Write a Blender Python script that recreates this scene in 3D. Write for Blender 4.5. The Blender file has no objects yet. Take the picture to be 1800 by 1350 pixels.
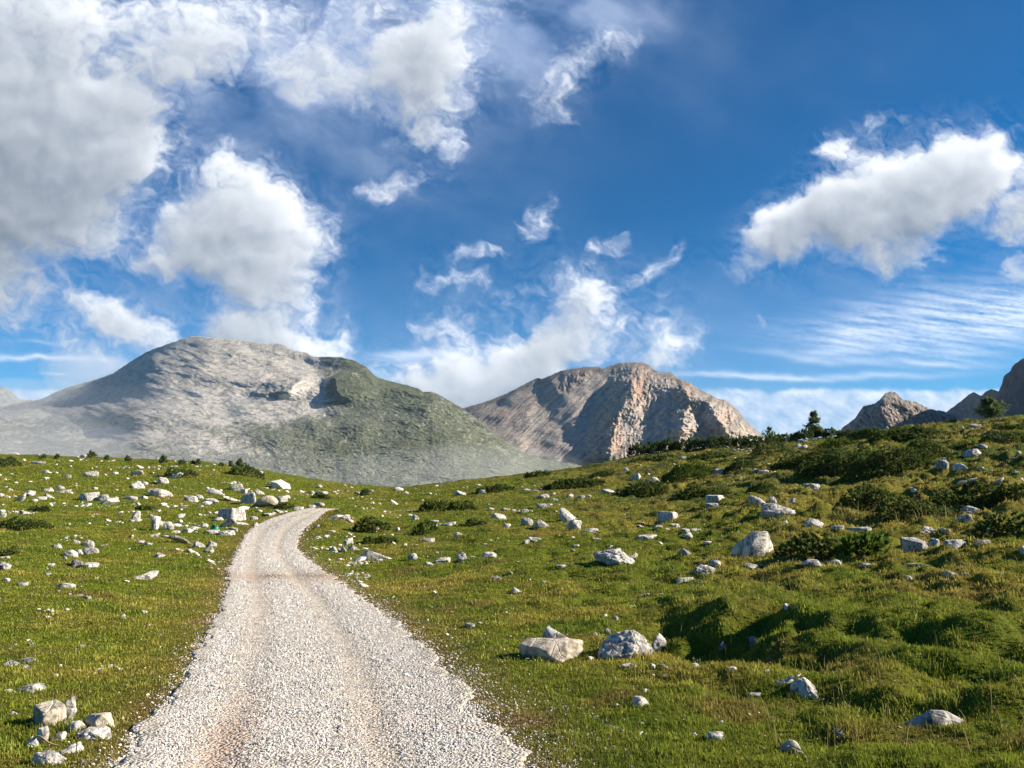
import bpy, bmesh, math, random
import numpy as np
from math import radians, sin, cos, tan, atan2, pi

SC = bpy.context.scene
COL = SC.collection

# ------------------------------------------------------------------ camera
F = 1350.0                      # focal length in pixels of an 1800 px wide frame
PITCH = math.atan(145.0 / 1350.0)
CAM_Z = 1.70
cam_data = bpy.data.cameras.new("camera")
cam_data.sensor_width = 36.0
cam_data.lens = 36.0 * F / 1800.0
cam_data.clip_start = 0.05
cam_data.clip_end = 150000.0
cam = bpy.data.objects.new("camera", cam_data)
COL.objects.link(cam)
cam.location = (0, 0, CAM_Z)
cam.rotation_euler = (pi / 2 + PITCH, 0, 0)
SC.camera = cam

# ------------------------------------------------------------------ sky, sun, exposure
SUN_EL, SUN_AZ = 27.0, 91.0     # azimuth clockwise from the view direction
SKY_STRENGTH = 0.068
world = bpy.data.worlds.new("World")
SC.world = world
world.use_nodes = True
wt = world.node_tree
sky = wt.nodes.new("ShaderNodeTexSky")
sky.sky_type = 'NISHITA'
sky.sun_disc = False
sky.sun_elevation = radians(SUN_EL)
sky.sun_rotation = radians(SUN_AZ)
sky.altitude = 2300
sky.air_density = 1.0
sky.dust_density = 0.15
sky.ozone_density = 3.0
hs = wt.nodes.new("ShaderNodeHueSaturation")
hs.inputs['Saturation'].default_value = 2.0
hs.inputs['Hue'].default_value = 0.5
hs.inputs['Value'].default_value = 0.77
wt.links.new(sky.outputs[0], hs.inputs['Color'])
wt.links.new(hs.outputs[0], wt.nodes['Background'].inputs[0])
wt.nodes['Background'].inputs[1].default_value = SKY_STRENGTH

sl = bpy.data.lights.new("sun", 'SUN')
sl.energy = 5.0
sl.angle = radians(0.5)
sl.color = (1.0, 0.885, 0.73)
so = bpy.data.objects.new("sun", sl)
COL.objects.link(so)
so.rotation_euler = (radians(90 - SUN_EL), 0, radians(180 - SUN_AZ))
so.location = (300, 40, 150)

SC.view_settings.view_transform = 'Standard'
SC.view_settings.look = 'None'
SC.view_settings.gamma = 1.0
SC.view_settings.use_curve_mapping = False
SC.view_settings.exposure = 1.1
SC.render.engine = 'CYCLES'
SC.cycles.max_bounces = 6
SC.cycles.diffuse_bounces = 2
SC.cycles.glossy_bounces = 2
SC.cycles.transparent_max_bounces = 12
SC.cycles.volume_bounces = 1

# ------------------------------------------------------------------ helpers
def tag(o, label=None, cat=None, group=None, kind=None):
    if label: o['label'] = label
    if cat: o['category'] = cat
    if group: o['group'] = group
    if kind: o['kind'] = kind
    return o

def mesh_np(name, verts, faces, smooth=True, cols=None, colname="Col"):
    """verts (N,3), faces (M,k) with constant k, cols (N,3) -> mesh data"""
    verts = np.ascontiguousarray(verts, dtype=np.float32)
    faces = np.ascontiguousarray(faces, dtype=np.int32)
    m = bpy.data.meshes.new(name)
    n, k = faces.shape
    m.vertices.add(len(verts)); m.vertices.foreach_set("co", verts.ravel())
    m.loops.add(n * k); m.loops.foreach_set("vertex_index", faces.ravel())
    m.polygons.add(n)
    m.polygons.foreach_set("loop_start", np.arange(0, n * k, k, dtype=np.int32))
    m.polygons.foreach_set("loop_total", np.full(n, k, dtype=np.int32))
    m.polygons.foreach_set("use_smooth", np.full(n, bool(smooth)))
    m.update(calc_edges=True)
    if cols is not None:
        add_col(m, colname, cols)
    return m

def add_col(m, name, cols):
    a = m.color_attributes.new(name, 'FLOAT_COLOR', 'POINT')
    c = np.ones((len(cols), 4), dtype=np.float32)
    c[:, :cols.shape[1]] = cols
    a.data.foreach_set("color", c.ravel())

def link(name, mesh, mat=None, parent=None):
    o = bpy.data.objects.new(name, mesh)
    COL.objects.link(o)
    if mat is not None and mesh is not None and len(mesh.materials) == 0:
        mesh.materials.append(mat)
    if parent is not None: o.parent = parent
    return o

def grid_faces(nu, nv, wrap=False):
    """grid with index i*nv+j"""
    i = np.arange(nu if wrap else nu - 1)[:, None]; j = np.arange(nv - 1)[None, :]
    i2 = (i + 1) % nu
    a = i * nv + j; b = i2 * nv + j; c = i2 * nv + j + 1; d = i * nv + j + 1
    return np.stack([a, b, c, d], -1).reshape(-1, 4)

# ---- gradient noise
def _hash(ix, iy, iz, seed):
    h = (ix.astype(np.int64) * 374761393 + iy.astype(np.int64) * 668265263 + iz * 1274126177 + seed * 974634777) & 0xFFFFFFFF
    h = ((h ^ (h >> 13)) * 1274126177) & 0xFFFFFFFF
    h = ((h ^ (h >> 16)) * 2246822519) & 0xFFFFFFFF
    return (h ^ (h >> 15)) & 0xFFFFFFFF

def noise2(x, y, seed=0):
    x = np.asarray(x, dtype=np.float64); y = np.asarray(y, dtype=np.float64)
    x, y = np.broadcast_arrays(x, y)
    ix = np.floor(x); iy = np.floor(y)
    fx = x - ix; fy = y - iy
    ix = ix.astype(np.int64); iy = iy.astype(np.int64)
    ux = fx * fx * fx * (fx * (fx * 6 - 15) + 10); uy = fy * fy * fy * (fy * (fy * 6 - 15) + 10)
    def g(dx, dy):
        a = _hash(ix + dx, iy + dy, 0, seed) * (2 * pi / 4294967296.0)
        return np.cos(a) * (fx - dx) + np.sin(a) * (fy - dy)
    n0 = g(0, 0); n1 = g(1, 0); n2 = g(0, 1); n3 = g(1, 1)
    a = n0 + ux * (n1 - n0); b = n2 + ux * (n3 - n2)
    return (a + uy * (b - a)) * 1.5

def fbm2(x, y, octs=5, seed=0, gain=0.5, lac=2.03):
    s = 0; a = 1.0; t = 0
    for k in range(octs):
        s = s + a * noise2(x, y, seed + k * 17); t += a
        x = x * lac + 3.7; y = y * lac - 1.9; a *= gain
    return s / t * 1.4

def ridged2(x, y, octs=5, seed=0, gain=0.5, lac=2.07):
    s = 0; a = 1.0; t = 0
    for k in range(octs):
        s = s + a * (1 - np.abs(noise2(x, y, seed + k * 23)) * 1.6); t += a
        x = x * lac + 5.1; y = y * lac + 2.3; a *= gain
    return s / t

def noise3(x, y, z, seed=0):
    ix = np.floor(x).astype(np.int64); iy = np.floor(y).astype(np.int64); iz = np.floor(z).astype(np.int64)
    fx = x - ix; fy = y - iy; fz = z - iz
    s = lambda t: t * t * (3 - 2 * t)
    ux, uy, uz = s(fx), s(fy), s(fz)
    def h(a, b, c): return _hash(ix + a, iy + b, iz + c, seed) / 2147483648.0 - 1.0
    def L(a, b, t): return a + (b - a) * t
    return L(L(L(h(0,0,0), h(1,0,0), ux), L(h(0,1,0), h(1,1,0), ux), uy),
             L(L(h(0,0,1), h(1,0,1), ux), L(h(0,1,1), h(1,1,1), ux), uy), uz)

def fbm3(p, octs=4, seed=0, gain=0.5):
    x, y, z = p[:, 0], p[:, 1], p[:, 2]
    s = 0; a = 1.0; t = 0
    for k in range(octs):
        s = s + a * noise3(x, y, z, seed + 31 * k); t += a
        x = x * 2.03 + 7; y = y * 2.03 + 3; z = z * 2.03 + 11; a *= gain
    return s / t

def sstep(a, b, x):
    t = np.clip((x - a) / (b - a), 0, 1)
    return t * t * (3 - 2 * t)

# ---- pinhole relations (photo pixels, 1800 x 1350)
CT, ST = cos(PITCH), sin(PITCH)
def ray_dir(u, v):
    """world direction with y component; returns dx/dy, dz/dy"""
    sx = (np.asarray(u, float) - 900.0) / F
    s = (675.0 - np.asarray(v, float)) / F
    dy = CT - s * ST
    dz = ST + s * CT
    return sx / dy, dz / dy

def unit_dir(u, v):
    a, b = ray_dir(u, v)
    d = np.stack([a, np.ones_like(a), b], -1)
    return d / np.linalg.norm(d, axis=-1, keepdims=True)

# ---- node helpers
def new_mat(name):
    m = bpy.data.materials.new(name); m.use_nodes = True
    nt = m.node_tree
    for n in list(nt.nodes): nt.nodes.remove(n)
    out = nt.nodes.new("ShaderNodeOutputMaterial")
    return m, nt, out

def N(nt, typ, **kw):
    n = nt.nodes.new(typ)
    for k, v in kw.items():
        if k.startswith("i_"):
            key = k[2:]
            key = int(key) if key.isdigit() else key.replace("_", " ")
            n.inputs[key].default_value = v
        else: setattr(n, k, v)
    return n

def ramp(nt, fac, stops, interp='LINEAR'):
    r = nt.nodes.new("ShaderNodeValToRGB"); r.color_ramp.interpolation = interp
    e = r.color_ramp.elements
    while len(e) < len(stops): e.new(0.5)
    for k, (p, c) in enumerate(stops):
        e[k].position = p; e[k].color = c if len(c) == 4 else (*c, 1)
    nt.links.new(fac, r.inputs[0])
    return r.outputs[0]

def mixc(nt, fac, a, b, mode='MIX'):
    m = nt.nodes.new("ShaderNodeMix"); m.data_type = 'RGBA'; m.blend_type = mode
    for sock, val in ((m.inputs[0], fac), (m.inputs[6], a), (m.inputs[7], b)):
        if hasattr(val, 'is_output'): nt.links.new(val, sock)
        elif isinstance(val, (int, float)): sock.default_value = val
        else: sock.default_value = val if len(val) == 4 else (*val, 1)
    return m.outputs[2]

def math_n(nt, op, a, b=None, clamp=False):
    m = nt.nodes.new("ShaderNodeMath"); m.operation = op; m.use_clamp = clamp
    for k, val in enumerate((a, b)):
        if val is None: continue
        if hasattr(val, 'is_output'): nt.links.new(val, m.inputs[k])
        else: m.inputs[k].default_value = val
    return m.outputs[0]

def noise_n(nt, coord, scale, detail=4, rough=0.55, typ='FBM', dist=0.0):
    n = nt.nodes.new("ShaderNodeTexNoise"); n.noise_type = typ
    n.inputs['Scale'].default_value = scale; n.inputs['Detail'].default_value = detail
    n.inputs['Roughness'].default_value = rough; n.inputs['Distortion'].default_value = dist
    nt.links.new(coord, n.inputs['Vector'])
    return n.outputs['Fac']

def obj_coord(nt): return nt.nodes.new("ShaderNodeTexCoord").outputs['Object']
def attr_col(nt, name="Col"):
    a = nt.nodes.new("ShaderNodeAttribute"); a.attribute_name = name
    return a.outputs['Color']

def bump_n(nt, height, strength, dist):
    b = nt.nodes.new("ShaderNodeBump")
    b.inputs['Strength'].default_value = strength; b.inputs['Distance'].default_value = dist
    nt.links.new(height, b.inputs['Height'])
    return b.outputs['Normal']

def principled(nt, out, color, rough=0.9, normal=None, spec=0.2):
    p = nt.nodes.new("ShaderNodeBsdfPrincipled")
    if hasattr(color, 'is_output'): nt.links.new(color, p.inputs['Base Color'])
    else: p.inputs['Base Color'].default_value = (*color, 1)
    p.inputs['Roughness'].default_value = rough
    p.inputs['Specular IOR Level'].default_value = spec
    if normal is not None: nt.links.new(normal, p.inputs['Normal'])
    nt.links.new(p.outputs[0], out.inputs['Surface'])
    return p
# ------------------------------------------------------------------ terrain height
TU = [-200, 0, 200, 400, 550, 700, 850, 1000, 1150, 1300, 1500, 1650, 1800, 2000]
TY = [2.0, 3.0, 4.8, 6.5, 8.6, 11, 14.3, 21, 30, 40, 55, 75, 100, 140]
TV = {
 -200: [2000, 1600, 1345, 1220, 1140, 1078, 1028, 970, 925, 893, 858, 822, 790, 795],
 0:    [2000, 1600, 1345, 1225, 1145, 1085, 1035, 978, 935, 905, 872, 835, 799, 806],
 200:  [2000, 1600, 1345, 1230, 1148, 1090, 1042, 988, 942, 912, 880, 843, 807, 812],
 400:  [2000, 1600, 1345, 1231, 1150, 1096, 1050, 999, 955, 922, 890, 853, 818, 822],
 550:  [2000, 1600, 1345, 1231, 1150, 1096, 1050, 1000, 960, 921, 893, 872, 843, 848],
 700:  [2000, 1600, 1345, 1231, 1150, 1094, 1048, 1000, 958, 927, 902, 880, 857, 862],
 850:  [2000, 1590, 1340, 1225, 1140, 1082, 1037, 986, 948, 918, 890, 866, 841, 846],
 1000: [2000, 1585, 1337, 1220, 1135, 1076, 1028, 977, 938, 908, 880, 853, 826, 828],
 1150: [2000, 1580, 1333, 1212, 1127, 1067, 1017, 964, 926, 898, 868, 836, 800, 800],
 1300: [2000, 1570, 1325, 1200, 1112, 1052, 1002, 946, 906, 874, 840, 808, 786, 792],
 1500: [2000, 1560, 1315, 1185, 1096, 1036, 986, 930, 886, 850, 812, 777, 768, 776],
 1650: [2000, 1555, 1307, 1175, 1085, 1023, 973, 915, 868, 828, 786, 752, 748, 756],
 1800: [2000, 1550, 1300, 1165, 1075, 1012, 960, 900, 850, 805, 765, 737, 742, 750],
 2000: [2000, 1545, 1295, 1158, 1066, 1002, 950, 888, 835, 790, 748, 720, 725, 735],
}
def catmull(xk, yk, x):
    """smooth interpolation through rows yk[i] at xk[i]"""
    xk = np.asarray(xk, float); yk = np.asarray(yk, float)
    m = np.gradient(yk, xk, axis=0)
    i = np.clip(np.searchsorted(xk, x) - 1, 0, len(xk) - 2)
    h = xk[i + 1] - xk[i]; t = np.clip((x - xk[i]) / h, 0, 1)
    if yk.ndim == 2: h = h[:, None]; t = t[:, None]
    t2, t3 = t * t, t * t * t
    return (2*t3-3*t2+1)*yk[i] + (t3-2*t2+t)*h*m[i] + (-2*t3+3*t2)*yk[i+1] + (t3-t2)*h*m[i+1]

_U = np.linspace(-200, 2000, 441); _LY = np.linspace(math.log(2.0), math.log(140.0), 400)
_tab = []
for _u in TU:
    _, q = ray_dir(_u, np.array(TV[_u], float))
    zz = np.array(TY) * q + CAM_Z
    zz[0] = zz[1] * 0.4 + 0.0
    _tab.append(catmull(np.log(TY), zz, _LY))
ZT = catmull(TU, np.array(_tab), _U)          # (441,400)

def base_h(x, y):
    a = np.arctan2(x, y); r = np.hypot(x, y)
    am = math.atan(1100 / F); ac = np.clip(a, -am, am)
    yy = np.maximum(r * np.cos(ac), 1e-3); u = 900 + F * np.tan(ac)
    # u really depends a little on height: small correction
    u = np.clip(900 + (u - 900) * 1.004, -200, 2000)
    fu = (u + 200) / 5.0; i = np.clip(fu.astype(int), 0, 439); fu = fu - i
    fl = (np.log(np.clip(yy, 2.0, 140.0)) - _LY[0]) / (_LY[1] - _LY[0]); j = np.clip(fl.astype(int), 0, 398); fl = fl - j
    z = (ZT[i, j] * (1 - fu) * (1 - fl) + ZT[i + 1, j] * fu * (1 - fl) + ZT[i, j + 1] * (1 - fu) * fl + ZT[i + 1, j + 1] * fu * fl)
    z = z * np.clip(yy / 2.0, 0, 1)
    # behind the viewer both edges meet in an even meadow
    back = sstep(radians(60), radians(130), np.abs(a))
    z = z * (1 - back) + (-0.03 * np.clip(r, 0, 140)) * back
    d = np.maximum(yy - 140, 0)
    z = z - np.minimum(0.22 * d + 0.0004 * d * d, 150 + 0 * d)
    return z

def raw_raycast(hf, u, v, y0=2.2, y1=170.0, n=700):
    u = np.atleast_1d(np.asarray(u, float)); v = np.atleast_1d(np.asarray(v, float))
    dx, dz = ray_dir(u, v)
    ys = np.exp(np.linspace(math.log(y0), math.log(y1), n))
    X = dx[:, None] * ys; Z = CAM_Z + dz[:, None] * ys
    G = Z - hf(X, np.broadcast_to(ys, X.shape))
    hit = G < 0
    has = hit.any(1)
    k = np.where(has, hit.argmax(1), G.argmin(1))
    k = np.clip(k, 1, n - 1)
    r = np.arange(len(u))
    g0, g1 = G[r, k - 1], G[r, k]
    t = np.where(has, np.clip(g0 / np.where(np.abs(g0 - g1) < 1e-9, 1e-9, g0 - g1), 0, 1), 1.0)
    y = ys[k - 1] + t * (ys[k] - ys[k - 1])
    return dx * y, y, has

# ---- the path, edges as seen in the photo, laid on the terrain
PE = [(1350,200,930),(1300,243,882),(1250,285,842),(1200,325,800),(1150,350,752),(1100,376,700),(1075,390,672),(1050,398,632),
      (1030,401,606),(1015,400,588),(1000,400,566),(980,405,545),(960,416,527),(940,430,528),(925,449,540),(912,475,558),(902,505,572),(895,535,588)]
_v = np.array([p[0] for p in PE], float)
_lx, _ly, _ = raw_raycast(base_h, [p[1] for p in PE], _v)
_rx, _ry, _ = raw_raycast(base_h, [p[2] for p in PE], _v)
_py = 0.5 * (_ly + _ry)
_lx = list(_lx); _rx = list(_rx); _py = list(_py)
# continue towards and behind the viewer, and round the bend at the far end
def _ext(y): 
    k = (y - _py[0]) / (_py[1] - _py[0])
    return _lx[0] + 0.75 * k * (_lx[1] - _lx[0]), _rx[0] + 0.75 * k * (_rx[1] - _rx[0])
e1 = _ext(1.5); 
_PY = [-14, -6, 1.5] + _py
_PL = [e1[0] + 1.5, e1[0] + .3, e1[0]] + _lx
_PR = [e1[1] + 1.5, e1[1] + .3, e1[1]] + _rx
for dy_, l_, r_ in ((2.5, 2.6, 2.2), (4.0, 6.0, 5.5)):
    _PY.append(_py[-1] + dy_); _PL.append(_lx[-1] + l_); _PR.append(_rx[-1] + r_)
_PY, _PL, _PR = map(np.array, (_PY, _PL, _PR))
print("path y", np.round(_PY, 1), "w", np.round(_PR - _PL, 2))
def path_lr(y):
    return np.interp(y, _PY, _PL), np.interp(y, _PY, _PR)
def path_out(x, y):
    """>0: metres outside the path"""
    l, r = path_lr(y)
    d = np.maximum(l - x, x - r)
    return np.where(y > _PY[-1], np.maximum(d, (y - _PY[-1]) + 1), d)

# local shapes: (x, y, sx, sy, dz)
FEAT = []
def feat_px(u, v, wu, dy, dz):
    x, y, _ = raw_raycast(base_h, u, v)
    FEAT.append((x[0], y[0], wu * y[0] / F, dy, dz))
feat_px(1140, 1108, 60, 0.55, -0.14)    # long shaded hollow behind the foreground boulders
feat_px(1215, 1122, 80, 0.7, -0.24)
feat_px(1300, 1138, 80, 0.7, -0.27)
feat_px(1385, 1150, 60, 0.6, -0.16)
feat_px(1225, 1062, 90, 0.6, 0.12)      # the bank that overhangs it
feat_px(1330, 1075, 95, 0.7, 0.17)
feat_px(1440, 1098, 95, 0.8, 0.15)
feat_px(1620, 1245, 110, 0.35, -0.16)
feat_px(1560, 1100, 130, 0.8, 0.10)
feat_px(1380, 1150, 50, 0.5, 0.10)
feat_px(640, 905, 40, 5.0, 0.55)        # bank that hides the end of the path
feat_px(600, 925, 30, 3.0, 0.30)
feat_px(1530, 815, 110, 4.5, 0.9)
feat_px(1410, 815, 50, 3.5, 0.4)
feat_px(1640, 880, 150, 2.2, 0.35)

def ground_h(x, y):
    z = base_h(x, y)
    r = np.hypot(x, y)
    po = path_out(x, y)
    away = sstep(0.05, 2.2, po)
    right = sstep(-2.0, 6.0, x / np.maximum(r, 3) * 8)
    near = sstep(2.0, 6.0, r) * (1 - sstep(150, 220, r))
    am = (0.075 + (0.10 + 0.13 * sstep(9, 20, r)) * right) * near
    wx = 0.35 * fbm2(x / 1.9, y / 1.9, 2, 3)
    h1 = 1.1 * np.abs(noise2((x + wx) / 1.9 + 9, (y - wx) / 1.25, 5)) ** 0.75 + 0.45 * np.abs(noise2(x / 0.8 + wx, y / 0.55, 7)) ** 0.8 - 0.45 + 0.5 * (ridged2(x / 4.2, y / 2.6, 2, 8) - 0.62)
    h2 = fbm2(x / 0.75, y / 0.6, 3, 11)
    h3 = fbm2(x / 7.0, y / 5.5, 3, 21)
    hb = np.abs(noise2((x + 3 * wx) / 4.3 + 4, (y - 2 * wx) / 2.9, 13)) ** 0.7 + 0.5 * np.abs(noise2(x / 1.7 + wx, y / 1.3, 14)) ** 0.8 - 0.6
    z = z + away * (0.13 + 0.36 * right) * sstep(12, 34, r) * (1 - sstep(150, 220, r)) * hb
    h4 = ridged2(x / 1.05 + 2 + 0.4 * h2, y / 0.62, 3, 15) - 0.62
    z = z + away * (am * 1.3 * h1 + am * 0.42 * h2 + am * 0.35 * h4 * sstep(3, 7, r))
    z = z + away * (0.16 + 0.38 * right) * h3 * sstep(8, 35, r) * (1 - sstep(160, 260, r))
    z = z + fbm2(x / 60.0, y / 60.0, 4, 31) * 22 * sstep(190, 500, r)
    z = z + away * near * ((0.012 + 0.030 * right) * h2 + (0.006 + 0.016 * right) * fbm2(x / 0.26, y / 0.24, 2, 17))
    for fx, fy, sx, sy, dz in FEAT:
        m = (np.abs(x - fx) < 3.2 * sx) & (np.abs(y - fy) < 3.2 * sy)
        q = np.exp(-((x + min(sx, 0.8) * (0.35 * h2 + 0.4 * h1) - fx) / sx) ** 2 - ((y + min(sy, 0.8) * 0.4 * h2 - fy) / sy) ** 2)
        z = z + np.where(m, dz * q, 0) * sstep(-0.1, 0.8, po)
    z = z - 0.035 * (1 - sstep(-0.25, 0.05, po))
    return z

def on_ground(u, v):
    x, y, has = raw_raycast(ground_h, u, v)
    return x, y, ground_h(x, y), has

def surface_h(x, y):
    """top of the ground or of the road lying on it"""
    return ground_h(x, y) + 0.045 * (1 - sstep(-0.25, 0.05, path_out(x, y)))

# ---- patch map for the meadow's colour and grass height
def meadow(x, y):
    r = np.hypot(x, y)
    a = fbm2(x / 3.1, y / 2.3, 4, 41)
    b = fbm2(x / 0.8, y / 0.6, 3, 45)
    c = fbm2(x / 11.0, y / 9.0, 3, 49)
    dry = sstep(-0.1, 0.6, a * 0.6 + c * 0.5 + b * 0.25 + 0.36 * sstep(0, 6, x))  # dry patches, plus yellow on the right painting in a sunlit slope
    brown = sstep(0.22, 0.7, fbm2(x / 1.7 + 30, y / 1.3, 4, 57) + 0.25 * b)
    po = path_out(x, y)
    verge = np.exp(-np.maximum(po - 0.02 + 0.3 * a, 0) / 0.30)
    lush = sstep(0.1, 0.7, fbm2(x / 2.0 + 7, y / 1.4 + 2, 3, 63))
    return dry, brown, verge, lush

def meadow_col(x, y):
    dry, brown, verge, lush = meadow(x, y)
    g = np.array([0.120, 0.144, 0.019]); d = np.array([0.225, 0.185, 0.040]); b = np.array([0.155, 0.098, 0.040]); l = np.array([0.066, 0.112, 0.014])
    c = g + (d - g) * dry[..., None] * 0.85
    c = c + (l - c) * (lush * (1 - dry))[..., None] * 0.7
    heath = sstep(-0.25, 0.35, fbm2(x / 3.6 + 3, y / 6.5, 4, 59)) * sstep(26, 55, np.hypot(x, y)) * sstep(-0.02, 0.12, x / np.maximum(np.hypot(x, y), 1))
    c = c + (np.array([0.070, 0.092, 0.030]) - c) * (heath * 0.75)[..., None]
    c = c + (b - c) * np.clip(brown * 0.55 + verge * 0.75, 0, 0.85)[..., None]
    return c

# ---- one ground sheet reaching the horizon
def build_ground():
    front = np.linspace(radians(-41), radians(41), 1000)
    rest = np.linspace(radians(41), radians(319), 170)[1:-1]
    az = np.concatenate([front, rest])
    rr = np.concatenate([[0.05, 0.4, 0.8, 1.2, 1.6], np.exp(np.linspace(math.log(2.0), math.log(150.0), 640)),
                         np.exp(np.linspace(math.log(155.0), math.log(9000.0), 90))])
    A, R = np.meshgrid(az, rr, indexing='ij')
    X = R * np.sin(A); Y = R * np.cos(A)
    Z = ground_h(X.ravel(), Y.ravel())
    X = X.ravel(); Y = Y.ravel()
    c = meadow_col(X, Y)
    far = sstep(140, 400, np.hypot(X, Y))[:, None]
    c = c * (1 - far) + np.array([0.11, 0.125, 0.07]) * far
    v = np.stack([X, Y, Z], -1)
    f = grid_faces(len(az), len(rr), wrap=True)[:, ::-1]
    m = mesh_np("meadow_ground", v, f, True, c)
    mt, nt, out = new_mat("meadow_soil")
    co = obj_coord(nt)
    n1 = noise_n(nt, co, 9.0, 6, 0.7); n2 = noise_n(nt, co, 1.7, 5, 0.6)
    col = mixc(nt, 1.0, attr_col(nt), ramp(nt, n1, [(0.25, (0.35, 0.38, 0.35)), (0.5, (0.75, 0.78, 0.7)), (0.75, (1.25, 1.2, 1.1))]), 'MULTIPLY')
    nb = noise_n(nt, co, 22.0, 4, 0.7)
    h = math_n(nt, 'ADD', math_n(nt, 'MULTIPLY', n1, 0.7), math_n(nt, 'MULTIPLY', nb, 0.4))
    principled(nt, out, col, 1.0, bump_n(nt, h, 0.9, 0.05), 0.05)
    o = link("ground", m, mt); o['kind'] = 'structure'
    return o
GROUND = build_ground()

# ------------------------------------------------------------------ gravel road
def build_path():
    ys = np.concatenate([np.linspace(-14, 2.4, 40), np.exp(np.linspace(math.log(2.5), math.log(_PY[-1]), 620))])
    n = 90
    l, r = path_lr(ys)
    w = r - l
    jl = 0.16 * fbm2(ys * 1.3, ys * 0 + 3, 5, 71, 0.62); jr = 0.26 * fbm2(ys * 1.1, ys * 0 + 9, 5, 73, 0.62)
    l = l - 0.03 + jl; r = r + 0.0 + jr
    t = np.linspace(0, 1, n)
    X = l[:, None] + (r - l)[:, None] * t; Y = np.broadcast_to(ys[:, None], X.shape)
    tn = np.clip((X - (path_lr(ys)[0])[:, None]) / w[:, None], 0, 1)
    # two wheel tracks worn lower than the crown between them
    tr = np.exp(-((tn - 0.24) / 0.10) ** 2) + np.exp(-((tn - 0.66) / 0.09) ** 2)
    Z = ground_h(X.ravel(), Y.ravel()).reshape(X.shape)
    po = path_out(X, Y)
    Z = Z + 0.035 * (1 - sstep(-0.25, 0.05, po)) + 0.012 - 0.022 * tr + 0.012 * fbm2(X * 3, Y * 3, 3, 77)
    Z[:, 0] -= 0.05; Z[:, -1] -= 0.05
    base = np.array([0.62, 0.58, 0.51]); sand = np.array([0.61, 0.525, 0.42]); pink = np.array([0.47, 0.36, 0.28])
    wear = np.clip(tr, 0, 1) * (0.5 + 0.6 * fbm2(X / 1.5, Y / 4, 3, 79))
    c = base + (sand - base) * np.clip(wear, 0, 1)[..., None]
    pk = np.exp(-((tn - 0.26) / 0.08) ** 2) * np.exp(-((Y - 5.2) / 1.3) ** 2)
    c = c + (pink - c) * np.clip(pk * 0.9, 0, 1)[..., None]
    # sandy crossing where water ran over the road, with two dark puddle marks
    yc = 18.7
    cr = np.exp(-((Y - yc) / 1.6) ** 2) * (0.75 + 0.3 * fbm2(X, Y, 3, 83))
    c = c + (np.array([0.50, 0.40, 0.30]) - c) * np.clip(cr, 0, 1)[..., None]
    pd = np.exp(-((tn - 0.40) / 0.11) ** 2 - ((Y - yc - 0.2) / 0.5) ** 2) + 0.8 * np.exp(-((tn - 0.80) / 0.14) ** 2 - ((Y - yc - 0.3) / 0.7) ** 2)
    c = c + (np.array([0.20, 0.15, 0.11]) - c) * np.clip(pd * 0.75, 0, 1)[..., None]
    grime = sstep(0.25, 0.75, fbm2(X * 1.6, Y * 0.5, 4, 87)) * np.exp(-((tn - 0.55) / 0.25) ** 2) * sstep(20, 30, Y)
    c = c + (np.array([0.22, 0.19, 0.14]) - c) * np.clip(grime * 0.7, 0, 1)[..., None]
    loose = (1 - np.clip(wear * 1.2 + cr + pk, 0, 1))
    v = np.stack([X, Y, Z], -1).reshape(-1, 3)
    m = mesh_np("gravel_road", v, grid_faces(len(ys), n)[:, ::-1], True, c.reshape(-1, 3))
    add_col(m, "Loose", np.repeat(loose.reshape(-1, 1), 3, 1))
    mt, nt, out = new_mat("crushed_limestone")
    co = obj_coord(nt)
    vo = N(nt, "ShaderNodeTexVoronoi", feature='F1', i_Scale=42.0); nt.links.new(co, vo.inputs['Vector'])
    vo2 = N(nt, "ShaderNodeTexVoronoi", feature='DISTANCE_TO_EDGE', i_Scale=42.0); nt.links.new(co, vo2.inputs['Vector'])
    gap = ramp(nt, vo2.outputs['Distance'], [(0.0, (0.42, 0.40, 0.38)), (0.12, (1, 1, 1))])
    sep = nt.nodes.new("ShaderNodeSeparateColor"); nt.links.new(vo.outputs['Color'], sep.inputs[0])
    per = ramp(nt, sep.outputs[0], [(0.0, (0.30, 0.29, 0.28)), (0.14, (0.72, 0.70, 0.67)), (0.5, (1.0, 1.0, 1.0)), (1.0, (1.22, 1.22, 1.2))])
    st = mixc(nt, 1.0, gap, per, 'MULTIPLY')
    lo = N(nt, "ShaderNodeAttribute", attribute_name="Loose")
    st = mixc(nt, math_n(nt, 'ADD', math_n(nt, 'MULTIPLY', lo.outputs['Fac'], 0.75), 0.2, True), (1, 1, 1), st)
    fine = ramp(nt, noise_n(nt, co, 90, 4, 0.8), [(0.3, (0.72, 0.70, 0.68)), (0.6, (1.1, 1.1, 1.1))])
    col = mixc(nt, 1.0, mixc(nt, 1.0, attr_col(nt), st, 'MULTIPLY'), fine, 'MULTIPLY')
    h = math_n(nt, 'SUBTRACT', 0.6, vo.outputs['Distance'])
    principled(nt, out, col, 0.95, bump_n(nt, h, 0.8, 0.02), 0.1)
    o = link("path", m, mt); o['kind'] = 'structure'
    return o
build_path()
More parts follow.
